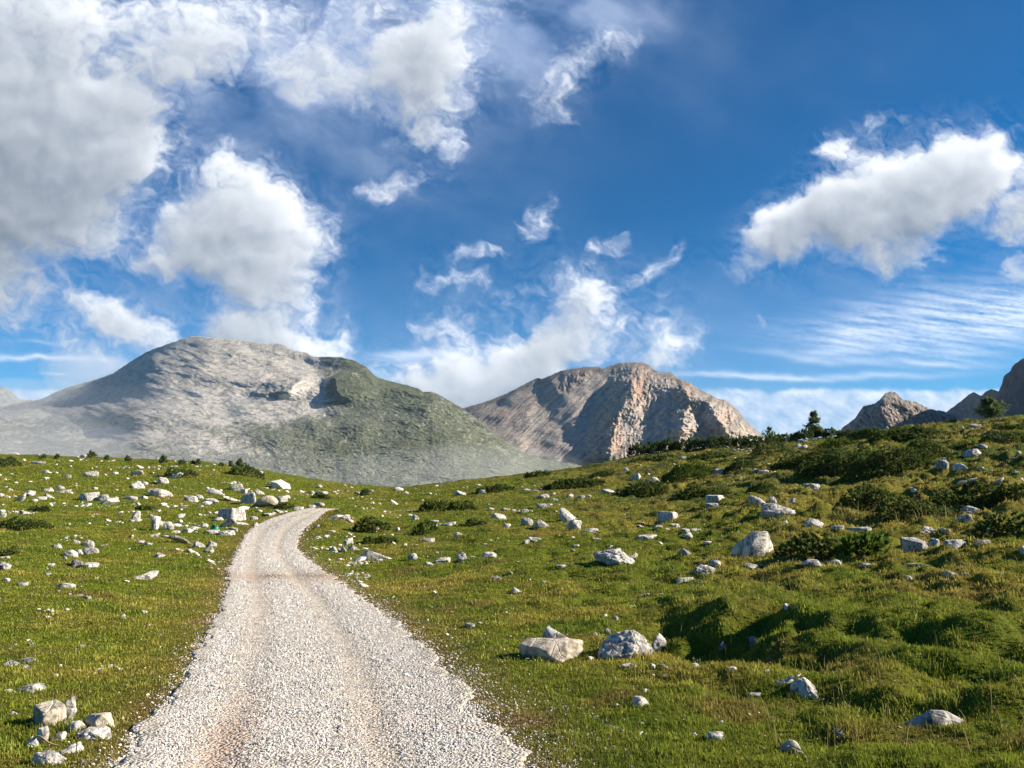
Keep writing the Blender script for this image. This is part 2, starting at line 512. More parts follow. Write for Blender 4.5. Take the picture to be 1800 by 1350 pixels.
# ------------------------------------------------------------------ mountains
def fall_rock_mat(name, s_near, bump_d, tint=(1, 1, 1), bump_s=0.8):
    mt, nt, out = new_mat(name)
    co = obj_coord(nt)
    n1 = noise_n(nt, co, s_near, 8, 0.68)
    n2 = noise_n(nt, co, s_near * 4.3, 5, 0.7)
    col = mixc(nt, 1.0, attr_col(nt), ramp(nt, n1, [(0.3, (0.55, 0.56, 0.58)), (0.5, (1, 1, 1)), (0.7, (1.35, 1.32, 1.28))]), 'MULTIPLY')
    h = math_n(nt, 'ADD', n1, math_n(nt, 'MULTIPLY', n2, 0.35))
    principled(nt, out, col, 0.95, bump_n(nt, h, bump_s, bump_d), 0.05)
    return mt

def relief(name, uu, vtop, vbot, NVv, dtop, dbot, perturb, albedo, mat, spow=1.0, jag=0.0, jagf=9.0, seed=0, back=900.0):
    """a mountain as terrain: rows climb from its foot to the skyline, then fall away behind it"""
    nu = len(uu)
    vt = vtop + jag * fbm2(uu / jagf, uu * 0 + seed, 5, seed, 0.6)
    s = np.linspace(0, 1, NVv)
    U = np.repeat(uu[:, None], NVv, 1)
    V = vbot + (vt[:, None] - vbot) * s
    s = np.broadcast_to(s, U.shape)
    k = np.exp(-(np.arange(-120, 121) * (uu[1] - uu[0]) / 34.0) ** 2); k /= k.sum()
    vs = np.convolve(np.pad(vt, 120, mode='edge'), k, 'valid')
    hrel = (vbot - V) / (vbot - vs)[:, None]
    D = dbot[:, None] + (dtop - dbot)[:, None] * (np.maximum(hrel, 0) ** spow)
    # fade relief at the skyline so that its outline stays put
    D = D - perturb(U, V, s)
    dx, dz = ray_dir(U, V)
    X = dx * D; Y = D; Z = CAM_Z + dz * D
    C = albedo(U, V, s)
    # the far side
    bx, by, bz, bc = [], [], [], []
    for k in (0.04, 0.12, 0.3, 0.6, 1.0):
        g = 1 + k * back / dtop
        bx.append(X[:, -1] * g); by.append(Y[:, -1] * g); bz.append(Z[:, -1] - k * back * (0.25 + 0.5 * k)); bc.append(C[:, -1])
    X = np.concatenate([X, np.stack(bx, 1)], 1); Y = np.concatenate([Y, np.stack(by, 1)], 1); Z = np.concatenate([Z, np.stack(bz, 1)], 1)
    C = np.concatenate([C, np.stack(bc, 1)], 1)
    v = np.stack([X, Y, Z], -1).reshape(-1, 3)
    m = mesh_np(name, v, grid_faces(nu, X.shape[1])[:, ::-1], True, C.reshape(-1, 3))
    o = link(name, m, mat); o['kind'] = 'structure'
    return o

def spine(U, ue, w, drop, relax):
    x = U - ue
    return drop * np.where(x < -w, 0, np.where(x < 0, (x + w) / w, np.exp(-np.maximum(x, 0) / relax)))

def poly_u(V, pts):
    p = np.array(sorted([(b, a) for a, b in pts]), float)
    return np.interp(V, p[:, 0], p[:, 1])

def blobm(U, V, cu, cv, ru, rv, rot=0.0):
    c, s = math.cos(radians(rot)), math.sin(radians(rot))
    du, dv = U - cu, V - cv
    return np.exp(-((c * du + s * dv) / ru) ** 2 - ((-s * du + c * dv) / rv) ** 2)

# --- the broad pale mountain with its green shoulder
SKA = [(-420, 700), (-200, 735), (-60, 722), (0, 716), (45, 706), (72, 702), (100, 688), (130, 677), (165, 668), (198, 657), (215, 645), (232, 634), (250, 623), (268, 614),
       (300, 603), (320, 596), (336, 591), (350, 591), (375, 594), (400, 596), (440, 600), (468, 604), (478, 603), (492, 604), (505, 610), (520, 617), (540, 620), (552, 627), (575, 627), (600, 628), (620, 633), (645, 645),
       (652, 654), (664, 664), (690, 671), (715, 677), (735, 683), (744, 689), (757, 688), (766, 691), (790, 704), (815, 719), (840, 738), (870, 762), (900, 783), (930, 800), (960, 808), (1010, 815), (1060, 832), (1140, 850)]
uu = np.linspace(-420, 1140, 1150)
vt = np.interp(uu, *np.array(SKA, float).T)
dtop = np.interp(uu, [-420, 0, 340, 480, 560, 640, 760, 900, 1140], [4600, 4000, 3650, 3430, 3240, 2980, 2600, 2200, 1900])
dbot = np.interp(uu, [-420, 1140], [1150, 1250])
def pertA(U, V, s):
    edge = 1 - sstep(0.93, 1.0, s)
    A = 1 - sstep(480, 600, U + (V - 640) * 0.5)
    up = sstep(0.35, 0.6, s)
    p = 0
    # the shoulder's broken western rim, facing left into the bowl
    vm = lambda a, b, e=10: sstep(a - e, a, V) * (1 - sstep(b, b + e, V))
    p = p + spine(U + 5 * fbm2(U / 14, V / 9, 3, 5), poly_u(V, [(552, 632), (545, 655), (520, 675), (505, 690), (478, 712)]), 60, 120, 60) * vm(670, 684, 24)
    p = p + spine(U + 3 * fbm2(U / 10, V / 9, 3, 6), poly_u(V, [(588, 655), (592, 680), (598, 706)]), 24, 85, 50) * vm(674, 690, 20)
    p = p + spine(U + 5 * fbm2(U / 14, V / 9, 3, 7), poly_u(V, [(545, 735), (552, 755)]), 40, 45, 40) * vm(744, 748, 14)
    p = p + spine(U, poly_u(V, [(420, 612), (405, 632), (392, 640)]), 20, 22, 22) * vm(622, 630, 12)
    # terraced bedding, gently dipping to the left over the bench
    # gullies that follow the fall of the slope
    d1 = (U * 0.5 + V * 1.0)
    p = p + A * up * 15 * fbm2((U + 1.6 * V) / 60.0, (V - 0.35 * U) / 16.0, 5, 101, 0.55) * edge
    low = 1 - sstep(0.35, 0.62, s)
    wu = U + 22 * fbm2(U / 70, V / 40, 3, 103); wv = V + 12 * fbm2(U / 60, V / 30, 3, 105)
    p = p + low * (17 * ridged2(wu / 70, wv / 22, 6, 107, 0.6) + 7 * ridged2(wu / 14, wv / 6, 4, 109, 0.6))
    p = p + (1 - sstep(0.5, 0.75, s)) * 7 * ridged2(wu / 110, (wv + 0.06 * wu) / 6.5, 3, 117, 0.55)
    B = 1 - A
    p = p + B * (13 * ridged2(wu / 40, (wv - 0.2 * wu) / 14, 6, 111, 0.62) + 4 * fbm2(U / 6, V / 3, 3, 113)) * edge
    p = p + 60 * fbm2(U / 160, V / 70, 3, 115) * edge
    p = p + blobm(U, V, 225, 730, 60, 22) * 120
    return p
def albA(U, V, s):
    wu = U + 18 * fbm2(U / 50, V / 30, 3, 121); wv = V + 10 * fbm2(U / 50, V / 25, 3, 123)
    rock = np.array([0.43, 0.415, 0.385]); warm = np.array([0.56, 0.51, 0.44]); grass = np.array([0.066, 0.090, 0.042]); dark = np.array([0.21, 0.215, 0.21])
    A = 1 - sstep(-75, 75, 0.6 * (U - poly_u(V, [(552, 626), (545, 650), (528, 690), (462, 740), (395, 800), (350, 870)])) + 60 * fbm2(U / 40, V / 18, 5, 141, 0.6))
    # vegetation share
    veg = 0.10 + 0 * U
    veg = veg + (1 - A) * 0.80 * (1 - 0.25 * sstep(700, 640, V)) + sstep(700, 760, V) * A * 0.52 + 0.15 * sstep(780, 840, V)
    veg = veg - 0.9 * blobm(U, V, 545, 690, 30, 26, -50) - 0.5 * blobm(U, V, 520, 640, 40, 16) - 0.45 * blobm(U, V, 470, 735, 120, 14, -4) - 0.3 * blobm(U, V, 600, 725, 90, 14, 8)
    veg = veg - 0.35 * blobm(U, V, 420, 790, 130, 24, 6) - 0.4 * blobm(U, V, 230, 765, 120, 12) + 0.75 * blobm(U, V, 770, 800, 170, 48, 20) + 0.3 * blobm(U, V, 700, 700, 120, 40, 20)
    veg = veg - 0.5 * blobm(U, V, 880, 790, 60, 8, 32) - 0.35 * blobm(U, V, 590, 850, 60, 30) + 0.25 * blobm(U, V, 245, 715, 45, 10, -10)
    n = fbm2(wu / 26, wv / 7, 6, 125, 0.66)
    n2 = ridged2(wu / 12, wv / 4.5, 4, 127, 0.6) - 0.6
    k = sstep(-0.35, 0.35, (veg - 0.5) * 1.7 + n * 0.75 - n2 * 0.7)
    st = fbm2((U * 0.55 + V * 1.0) / 9.0, (U - 0.5 * V) / 90.0, 5, 129, 0.6)
    c = rock + (warm - rock) * np.clip(0.4 + 0.6 * st + 0.7 * blobm(U, V, 345, 655, 60, 18, -15) + 0.3 * blobm(U, V, 110, 705, 120, 12, -20), 0, 1)[..., None]
    ds = sstep(0.1, 0.6, st + 0.3 * n - 0.15)
    c = c + (dark - c) * (ds * 0.75 * A)[..., None]
    band = sstep(0.15, 0.5, fbm2((U + 0.2 * V) / 90, (V - 0.42 * U + 8 * n) / 11.0, 4, 135, 0.6)) * sstep(720, 650, V)
    c = c + (np.array([0.24, 0.235, 0.225]) - c) * (band * 0.6 * A)[..., None]
    # a crack down the upper slope, darker in colour only
    cr = np.clip(1 - np.abs(U + 5 * fbm2(U / 7, V / 9, 3, 143) - poly_u(V, [(484, 604), (474, 632), (462, 662)])) / 3.5, 0, 1) * (V < 662)
    c = c + (np.array([0.13, 0.13, 0.135]) - c) * (cr * 0.6 * np.clip(0.8 + n, 0, 1))[..., None]
    cap = sstep(12, 3, V - np.interp(U, *np.array(SKA, float).T)) * sstep(345, 365, U) * sstep(480, 440, U)
    c = c + (np.array([0.50, 0.47, 0.42]) - c) * cap[..., None]
    c = c + (grass * (1 + 0.25 * n)[..., None] - c) * (k * 0.86)[..., None]
    fl = sstep(0.10, 0.34, fbm2(wu / 7.0, (wv - 0.25 * wu) / 2.6, 5, 137, 0.7) + 0.25 * n - 0.12 * blobm(U, V, 770, 800, 170, 60, 20)) * sstep(690, 730, V + 0.1 * np.abs(U - 560))
    c = c + (np.array([0.33, 0.33, 0.31]) - c) * (fl * 0.75)[..., None]
    fg = sstep(0.16, 0.40, fbm2(wu / 5.0, wv / 3.0, 4, 139, 0.7)) * (1 - 0.6 * A)
    c = c + (np.array([0.030, 0.040, 0.020]) - c) * (fg * 0.35)[..., None]
    bed = sstep(0.62, 0.9, ridged2(U / 60, (V + 0.03 * U + 3 * fbm2(U / 40, V / 20, 2, 131)) / 3.2, 3, 133, 0.6)) * blobm(U, V, 235, 735, 75, 26)
    c = c + (np.array([0.14, 0.15, 0.15]) - c) * (bed * 0.7)[..., None]
    return np.clip(c, 0.02, 0.8)
relief("mountain", uu, vt, 905.0, 330, dtop, dbot, pertA, albA, fall_rock_mat("pale_limestone_slope", 0.03, 8.0), 1.0, 1.3, 9, 3)

# --- far summit at the left border
uu = np.linspace(-420, 130, 160)
vt = np.interp(uu, [-420, -200, -60, -20, 0, 11, 18, 26, 36, 52, 90, 130], [640, 668, 676, 679, 680, 681, 686, 694, 702, 703, 712, 725])
relief("mountain", uu, vt, 770.0, 60, np.full(160, 6200.), np.full(160, 5000.), lambda U, V, s: 60 * ridged2(U / 30, V / 14, 5, 201),
       lambda U, V, s: np.broadcast_to(np.array([0.20, 0.21, 0.21]), U.shape + (3,)) * (1 + 0.3 * fbm2(U / 9, V / 5, 3, 203))[..., None],
       fall_rock_mat("far_grey_rock", 0.02, 10.0), 1.0, 1.5, 8, 5)

# --- the red-grey mountain in the middle
SKC = [(760, 745), (800, 722), (822, 715), (845, 709), (865, 702), (890, 692), (912, 681), (930, 671), (944, 664), (952, 666), (970, 659), (985, 652), (1005, 648), (1030, 645), (1052, 645),
       (1060, 648), (1072, 643), (1085, 639), (1105, 637), (1130, 637), (1140, 641), (1150, 650), (1160, 655), (1172, 654), (1180, 655), (1190, 663), (1210, 672), (1230, 684), (1245, 692), (1262, 701), (1275, 703),
       (1288, 712), (1298, 722), (1310, 738), (1322, 750), (1338, 763), (1352, 772), (1400, 795), (1460, 812)]
uu = np.linspace(760, 1460, 640)
vt = np.interp(uu, *np.array(SKC, float).T)
dtop = np.interp(uu, [760, 950, 1130, 1300, 1460], [3500, 3500, 3350, 2900, 2700])
dbot = np.interp(uu, [760, 1460], [2250, 2050])
S1 = [(1126, 646), (1112, 668), (1108, 700), (1094, 716), (1080, 742), (1076, 770), (1072, 800), (1070, 840)]
S2 = [(1172, 655), (1196, 668), (1207, 690), (1212, 704), (1204, 730), (1200, 760), (1196, 800)]
S3 = [(1232, 688), (1242, 704), (1252, 722), (1266, 742), (1282, 765)]
def pertC(U, V, s):
    edge = 1 - sstep(0.94, 1.0, s)
    j = 7 * fbm2(U / 16, V / 7, 4, 301, 0.6)
    p = spine(U + j * 1.3, poly_u(V, S1), 46, 165, 80) * sstep(636, 690, V)
    p = p + spine(U + j, poly_u(V, S2), 52, 240, 50) * sstep(648, 695, V) * (1 - sstep(752, 775, V) * 0.6)
    p = p + spine(U + j, poly_u(V, S3), 34, 150, 36) * sstep(686, 706, V)
    p = p + spine(U + j, poly_u(V, [(1152, 655), (1160, 700), (1162, 725)]), 20, 40, 24) * sstep(660, 680, V) * (1 - sstep(722, 735, V))
    cliff = sstep(1060, 1085, U + (V - 700) * 0.25) * (1 - 0.85 * blobm(U, V, 1160, 755, 34, 24)) * sstep(0.0, 0.08, s + 0.05)
    rim = blobm(U, V, 1010, 668, 60, 13, -32)
    p = p + (cliff * 1.0 + rim * 0.9) * edge * (27 * ridged2((U + 3 * fbm2(U / 9, V / 9, 2, 303)) / 15, V / 42, 5, 305, 0.6) + 11 * ridged2(U / 6, V / 9, 4, 307, 0.6))
    scree = 1 - np.clip(cliff + rim, 0, 1)
    p = p + scree * edge * (8 * ridged2((U + 1.05 * V) / 15.0, (V - U) / 180.0, 4, 309, 0.55) + 2.5 * fbm2((U + 1.05 * V) / 4.0, (V - U) / 70.0, 3, 311))
    p = p + 40 * fbm2(U / 90, V / 60, 3, 313) * edge
    # fan of scree under the second recess
    p = p + 45 * np.clip(1 - np.abs(U - 1156) / (8 + 0.9 * np.maximum(V - 726, 0)), 0, 1) * sstep(722, 735, V)
    return p
def albC(U, V, s):
    grey = np.array([0.30, 0.280, 0.258]); pinkr = np.array([0.44, 0.378, 0.320]); orange = np.array([0.43, 0.29, 0.20]); dk = np.array([0.135, 0.125, 0.115]); green = np.array([0.075, 0.095, 0.05])
    st = fbm2((U + 1.05 * V) / 9.0, (V - U) / 120.0, 5, 321, 0.62)
    n = fbm2(U / 18, V / 14, 5, 323, 0.6)
    c = grey + (pinkr - grey) * np.clip(0.55 + 1.5 * st + 0.4 * n, 0, 1)[..., None]
    og = 1.1 * blobm(U, V, 1122, 680, 16, 36, 10) + 0.9 * blobm(U, V, 1078, 755, 12, 45) + 0.9 * blobm(U, V, 1203, 690, 14, 22) + 0.7 * blobm(U, V, 1272, 745, 16, 18) + 0.6 * blobm(U, V, 1000, 675, 60, 10, -35) + 0.6 * blobm(U, V, 1105, 790, 40, 16) + 0.4 * blobm(U, V, 900, 720, 60, 14, -30)
    c = c + (orange - c) * np.clip(og * (0.75 + 0.9 * fbm2(U / 7, V / 12, 4, 325)), 0, 1)[..., None]
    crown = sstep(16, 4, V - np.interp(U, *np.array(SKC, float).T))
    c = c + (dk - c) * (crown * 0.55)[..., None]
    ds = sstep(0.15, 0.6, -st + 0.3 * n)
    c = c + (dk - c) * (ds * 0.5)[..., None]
    rim = blobm(U, V, 1010, 668, 55, 11, -32) * sstep(-0.1, 0.4, fbm2(U / 4, V / 7, 3, 327))
    c = c + (np.array([0.13, 0.12, 0.12]) - c) * (rim * 0.7)[..., None]
    gv = sstep(0.0, 0.5, n * 0.8 + (V - 795) / 22 - sstep(1040, 1000, U) * 0.3) * sstep(1110, 1060, U)
    c = c + (green - c) * (gv * 0.85)[..., None]
    return np.clip(c, 0.02, 0.8)
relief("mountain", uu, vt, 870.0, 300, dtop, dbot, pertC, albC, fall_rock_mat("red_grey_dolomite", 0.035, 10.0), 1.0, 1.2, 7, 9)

# --- rocky pyramid on the right
SKD = [(1440, 795), (1470, 768), (1480, 752), (1490, 745), (1503, 735), (1512, 722), (1517, 714), (1535, 710), (1545, 704), (1556, 692), (1566, 688), (1574, 689), (1582, 697), (1588, 704), (1600, 704), (1612, 707), (1625, 714), (1640, 720), (1655, 722),
       (1668, 727), (1675, 730), (1700, 742), (1760, 760)]
uu = np.linspace(1440, 1760, 330)
vt = np.interp(uu, *np.array(SKD, float).T)
dtop = np.full(330, 2300.); dbot = np.full(330, 1750.)
def pertD(U, V, s):
    edge = 1 - sstep(0.9, 1.0, s)
    j = 5 * fbm2(U / 9, V / 7, 4, 401, 0.6)
    p = spine(U + j, poly_u(V, [(1556, 690), (1552, 715), (1562, 745), (1570, 790)]), 30, 60, 30) * sstep(692, 706, V)
    p = p + spine(U + j, poly_u(V, [(1582, 700), (1592, 715), (1612, 740), (1630, 790)]), 8, 26, 40) * sstep(700, 712, V)
    p = p + spine(U + j, poly_u(V, [(1518, 716), (1512, 745), (1506, 790)]), 22, 34, 22)
    w = U + 0.6 * (V - 700) * np.sign(U - 1570)
    p = p + edge * (36 * ridged2((U - 0.8 * V) / 16, (V + 0.8 * U) / 34, 5, 403, 0.66) + 14 * ridged2(U / 5, V / 6, 4, 405, 0.62))
    return p
def albD(U, V, s):
    c = np.array([0.29, 0.26, 0.235]) * (1 + 0.25 * fbm2(U / 10, V / 8, 5, 411, 0.6))[..., None]
    og = np.clip(0.8 * blobm(U, V, 1660, 727, 20, 5) + 0.35 * blobm(U, V, 1540, 735, 40, 20), 0, 1)
    c = c + (np.array([0.42, 0.32, 0.25]) - c) * og[..., None]
    cv = sstep(0.15, 0.5, ridged2((U - 0.8 * V) / 8, (V + 0.8 * U) / 18, 4, 413, 0.6) - 0.35)  # crevice shade painted into the colour where the relief stays smooth
    c = c * (0.45 + 0.75 * cv)[..., None]
    return np.clip(c, 0.02, 0.8)
relief("mountain", uu, vt, 835.0, 150, dtop, dbot, pertD, albD, fall_rock_mat("brown_dolomite", 0.05, 7.0), 1.0, 1.6, 6, 13)

# --- blue-grey summits behind the larch
SKE = [(1600, 760), (1640, 742), (1665, 723), (1680, 712), (1692, 703), (1702, 694), (1711, 689), (1718, 693), (1725, 696), (1733, 688), (1742, 684), (1750, 686), (1760, 690), (1790, 700), (1900, 720), (2000, 740)]
uu = np.linspace(1600, 2000, 220)
vt = np.interp(uu, *np.array(SKE, float).T)
def pertE(U, V, s):
    return spine(U, poly_u(V, [(1713, 689), (1722, 720), (1730, 780)]), 30, 90, 25) + 30 * ridged2(U / 14, V / 10, 5, 421, 0.6) * (1 - sstep(0.9, 1, s))
def albE(U, V, s):
    c = np.array([0.15, 0.155, 0.155]) * (1 + 0.35 * fbm2(U / 8, V / 6, 4, 425))[..., None]
    g = sstep(1728, 1735, U) * sstep(712, 700, V)
    return np.clip(c + (np.array([0.13, 0.15, 0.09]) - c) * g[..., None] * 0.8, 0.02, 0.8)
relief("mountain", uu, vt, 800.0, 90, np.interp(uu, [1600, 1700, 1760, 2000], [4100, 3700, 2900, 2600]), np.interp(uu, [1600, 1700, 1760, 2000], [3800, 3300, 2700, 2400]), pertE, albE, fall_rock_mat("slate_grey_rock", 0.04, 8.0), 1.0, 1.0, 6, 17)

# --- the steep wall entering at the right border
SKF = [(1700, 775), (1742, 716), (1746, 706), (1750, 699), (1753, 694), (1756, 686), (1761, 676), (1764, 663), (1768, 657), (1776, 653), (1779, 645), (1785, 639), (1792, 634), (1800, 629), (1830, 612), (1900, 590), (2050, 560), (2300, 600)]
uu = np.linspace(1700, 2300, 420)
vt = np.interp(uu, *np.array(SKF, float).T)
dF = np.interp(uu, [1700, 1745, 1800, 1900, 2050, 2300], [2500, 2350, 1850, 1250, 900, 700])
def pertF(U, V, s):
    return 34 * ridged2(U / 22, V / 60, 5, 431, 0.6) + 9 * ridged2(U / 6, V / 10, 4, 433, 0.6)
def albF(U, V, s):
    return np.clip(np.array([0.12, 0.12, 0.125]) * (1 + 0.4 * fbm2(U / 14, V / 22, 5, 435))[..., None], 0.02, 0.8)
relief("mountain", uu, vt, 800.0, 160, dF + 250, dF, pertF, albF, fall_rock_mat("dark_rock_wall", 0.05, 7.0), 1.0, 2.2, 7, 19)
# ------------------------------------------------------------------ clouds: a far dome patch with sun and shade painted into its emission
def build_clouds():
    us = np.arange(-330, 2131, 1.8); vs = np.arange(-190, 866, 1.8)
    U, V = np.meshgrid(us, vs, indexing='ij')
    w1u = fbm2(U / 210, V / 170, 4, 501); w1v = fbm2(U / 190, V / 170, 4, 503)
    w2u = fbm2(U / 46, V / 40, 4, 505); w2v = fbm2(U / 46, V / 40, 4, 507)
    WU = U + 46 * w1u + 17 * w2u; WV = V + 40 * w1v + 15 * w2v
    def B(cu, cv, ru, rv, rot=0, p=1.6):
        c, s = math.cos(radians(rot)), math.sin(radians(rot))
        du, dv = WU - cu, WV - cv
        q = ((c * du + s * dv) / ru) ** 2 + ((-s * du + c * dv) / rv) ** 2
        return np.exp(-q ** p)
    # ---- dense cumulus
    cum = np.zeros_like(U)
    for (cu, cv, ru, rv, rot, a) in [
        (50, 280, 225, 190, 20, 1.3), (-120, 250, 300, 330, 0, 1.3), (20, 60, 210, 130, 0, 1.0), (190, 215, 130, 110, 35, 1.1), (-40, 470, 130, 90, -20, 1.0),
        (300, 70, 300, 95, -3, 0.72), (520, 70, 180, 110, 20, 0.74),
        (420, 410, 150, 105, 15, 1.25), (285, 438, 105, 32, -12, 0.75), (470, 480, 95, 75, 25, 1.05), (405, 335, 70, 60, 40, 0.8), (400, 280, 26, 30, 40, 0.55),
        (210, 560, 130, 42, 18, 0.95), (455, 598, 155, 50, 8, 0.95), (720, 668, 120, 46, 12, 0.62), (575, 600, 80, 42, 10, 0.75), (150, 615, 80, 50, 30, 0.55), (620, 660, 70, 40, 20, 0.5),
        (745, 110, 135, 105, -30, 1.0), (740, 190, 60, 60, 30, 0.72), (790, 235, 30, 48, -20, 0.5), (680, 60, 120, 80, 10, 0.62), (560, 150, 70, 56, 30, 0.55), (780, 20, 200, 60, 0, 0.5),
        (965, 175, 50, 46, -40, 0.62), (1045, 115, 90, 40, -18, 0.70),
        (1590, 340, 205, 88, -22, 1.35), (1450, 385, 170, 52, -25, 1.2), (1345, 425, 80, 42, -38, 0.95), (1700, 300, 95, 85, -30, 1.2), (1590, 430, 85, 62, -15, 0.95), (1470, 260, 46, 26, -30, 0.62),
        (1560, 215, 60, 20, 0, 0.34), (1790, 385, 70, 48, -35, 0.85), (1785, 470, 52, 28, -30, 0.85), (1800, 310, 50, 60, -30, 0.7), (1950, 330, 180, 130, 0, 1.0),
        (905, 640, 175, 78, -22, 0.98), (985, 560, 125, 56, -35, 0.86), (850, 690, 170, 50, 0, 0.9), (950, 600, 190, 100, -25, 0.5), (1030, 590, 55, 62, 10, 0.62), (820, 575, 62, 30, 10, 0.62), (770, 560, 26, 50, 0, 0.25),
        (1155, 620, 105, 60, -14, 0.74), (1085, 560, 26, 30, -50, 0.42), (1150, 475, 66, 28, -26, 0.68), (1085, 505, 36, 14, -10, 0.45),
        (700, 320, 84, 30, -10, 0.60), (775, 300, 42, 32, 20, 0.50), (930, 395, 50, 30, -48, 0.60), (915, 400, 34, 18, 20, 0.5), (1088, 425, 46, 18, -22, 0.55), (822, 452, 50, 16, -8, 0.52),
        (790, 502, 66, 19, -12, 0.56), (750, 485, 24, 20, 0, 0.5), (835, 500, 24, 34, -30, 0.42), (890, 520, 34, 24, -40, 0.48), (1165, 530, 44, 14, -18, 0.46),
        (1440, 590, 24, 16, -40, 0.30), (1342, 570, 14, 8, -40, 0.3), (1380, 580, 12, 8, 0, 0.28)]:
        cum = np.maximum(cum, a * B(cu, cv, ru, rv, rot)) + 0.12 * np.minimum(cum, a * B(cu, cv, ru, rv, rot))
    n = fbm2(WU / 120, WV / 100, 6, 511, 0.50)
    nb = ridged2(WU / 75, WV / 65, 5, 513, 0.5) - 0.6
    nf = fbm2(U / 24 + 1.1 * w2u, V / 20 + 1.1 * w2v, 6, 515, 0.62)
    fil = fbm2((WU + 0.4 * WV) / 34, (WV - 0.4 * WU) / 15, 5, 517, 0.6)
    body = np.clip(cum, 0, 1)
    d = cum - 0.26 + (0.50 * n + 0.26 * nb) * (1 - 0.35 * body) + (0.27 * nf + 0.20 * fil) * (1 - 0.55 * body)
    d = d * sstep(0.01, 0.25, cum)
    a_c = sstep(-0.08, 0.84, d) ** 1.15
    # ---- self-shadow: how much cloud lies towards the sun (right and up)
    D = np.clip(cum * 0.75 - 0.10 + 0.34 * n + 0.20 * nb + 0.05 * nf, 0, 1.2) * sstep(0.01, 0.3, cum)
    def box(a, r):
        for ax in (0, 1):
            c = np.cumsum(np.concatenate([np.repeat(np.take(a, [0], ax), r + 1, ax), a, np.repeat(np.take(a, [-1], ax), r, ax)], ax), ax)
            n_ = a.shape[ax]
            a = (np.take(c, np.arange(2 * r + 1, 2 * r + 1 + n_), ax) - np.take(c, np.arange(0, n_), ax)) / (2 * r + 1)
        return a
    def shift(a, du, dv):
        i = np.clip(np.arange(a.shape[0]) + du, 0, a.shape[0] - 1); j = np.clip(np.arange(a.shape[1]) + dv, 0, a.shape[1] - 1)
        return a[i][:, j]
    wide = box(box(np.clip(cum, 0, 1), 22), 22)
    halo = 0.34 * sstep(0.02, 0.6, wide) * np.clip(0.45 + 0.7 * fil + 0.4 * nf + 0.6 * n, 0, 1)
    a_c = a_c + (1 - a_c) * halo * 0.8
    D1 = box(box(D, 3), 3); D2 = box(box(D, 9), 9)
    acc = 0
    for k, (du, dv, wt_) in enumerate([(5, -6, 0.5), (11, -13, 0.7), (18, -24, 1.0), (28, -40, 1.0), (40, -60, 0.9)]):
        acc = acc + wt_ * shift(D1 if k < 2 else D2, du, dv)
    lit = np.exp(-0.62 * acc)
    gx = D1 - shift(D1, 7, -8)
    lit = np.clip(0.08 + 1.15 * lit + 0.55 * gx + 0.05 * nf + 0.10 * n, 0, 1)
    hi = np.array([0.88, 0.91, 0.95]); lo = np.array([0.235, 0.28, 0.35])
    col = lo + (hi - lo) * lit[..., None]
    thin = (1 - sstep(0.2, 0.9, a_c))
    col = col + (np.array([0.42, 0.52, 0.76]) - col) * (thin * 0.55)[..., None]
    # underside shade painted into the far-left bank's colour
    lg = B(-60, 430, 260, 190, 0, 1.0)
    col = col * (1 - 0.25 * lg[..., None])
    # ---- high veil
    veil = 0
    for (cu, cv, ru, rv, rot, a) in [(800, 30, 300, 110, -6, 0.60), (450, 60, 500, 130, 0, 0.66), (640, 230, 260, 120, 20, 0.22), (950, 90, 230, 60, -14, 0.34), (280, 380, 420, 330, 0, 0.24), (1420, 110, 400, 90, -12, 0.05), (1020, 40, 120, 70, -20, 0.16), (1450, 500, 280, 80, -5, 0.12), (1150, 640, 300, 120, 0, 0.20)]:
        veil = veil + a * B(cu, cv, ru, rv, rot, 1.0)
    wisp = 0.7 * fbm2((U + 0.7 * V) / 260, (V - 0.5 * U) / 95, 4, 521, 0.5) + 0.5 * n
    a_v = np.clip(veil * (0.75 + 0.8 * wisp), 0, 0.8)
    vcol = np.array([0.27, 0.375, 0.60]) + np.array([0.10, 0.08, 0.02]) * wisp[..., None]
    # ---- cirrus and rippled sheets, low and right; flat streaks and the bank on the horizon
    cc = 0
    SU = U + 26 * w1u; SV = V + 9 * w1v + 3 * w2v
    def S(cu, cv, ru, rv, rot=0, p=1.3):
        c, s = math.cos(radians(rot)), math.sin(radians(rot))
        du, dv = SU - cu, SV - cv
        return np.exp(-(((c * du + s * dv) / ru) ** 2 + ((-s * du + c * dv) / rv) ** 2) ** p)
    rip = 0.5 + 0.5 * noise2((U + 8 * w2u) / 11, (V - 0.12 * U + 5 * w2v) / 5.0, 531)
    strk = fbm2((U + 1.5 * V) / 130, (V - 0.13 * U) / 9.0, 5, 533, 0.6)
    sh = 0.95 * S(1700, 560, 260, 50, -5) + 0.55 * S(1560, 610, 190, 28, 5) + 0.30 * S(1500, 570, 70, 26, -35) + 0.7 * S(1900, 540, 240, 60, 0)
    a_s = np.clip(sh * (0.50 + 0.60 * strk + 0.20 * (rip - 0.5)), 0, 0.92)
    st = 0
    for (cu, cv, ru, rv, rot, a) in [(1350, 662, 150, 5, 0.5, 0.8), (1520, 661, 140, 6, -1, 0.55), (1450, 632, 110, 7, 6, 0.5), (1460, 620, 60, 5, 2, 0.45), (1240, 664, 60, 3, 2, 0.5), (75, 631, 95, 4.5, 0.4, 0.85), (-80, 631, 140, 6, 0, 0.7), (70, 603, 50, 3, 5, 0.25),
                                     (98, 662, 22, 2.2, 0, 0.6), (750, 625, 85, 10, -1, 0.72), (700, 632, 60, 6, 4, 0.4), (1640, 640, 100, 5, 2, 0.5)]:
        st = np.maximum(st, a * S(cu, cv, ru, rv, rot, 1.0))
    a_t = np.clip(st * (0.95 + 0.5 * strk), 0, 0.9)
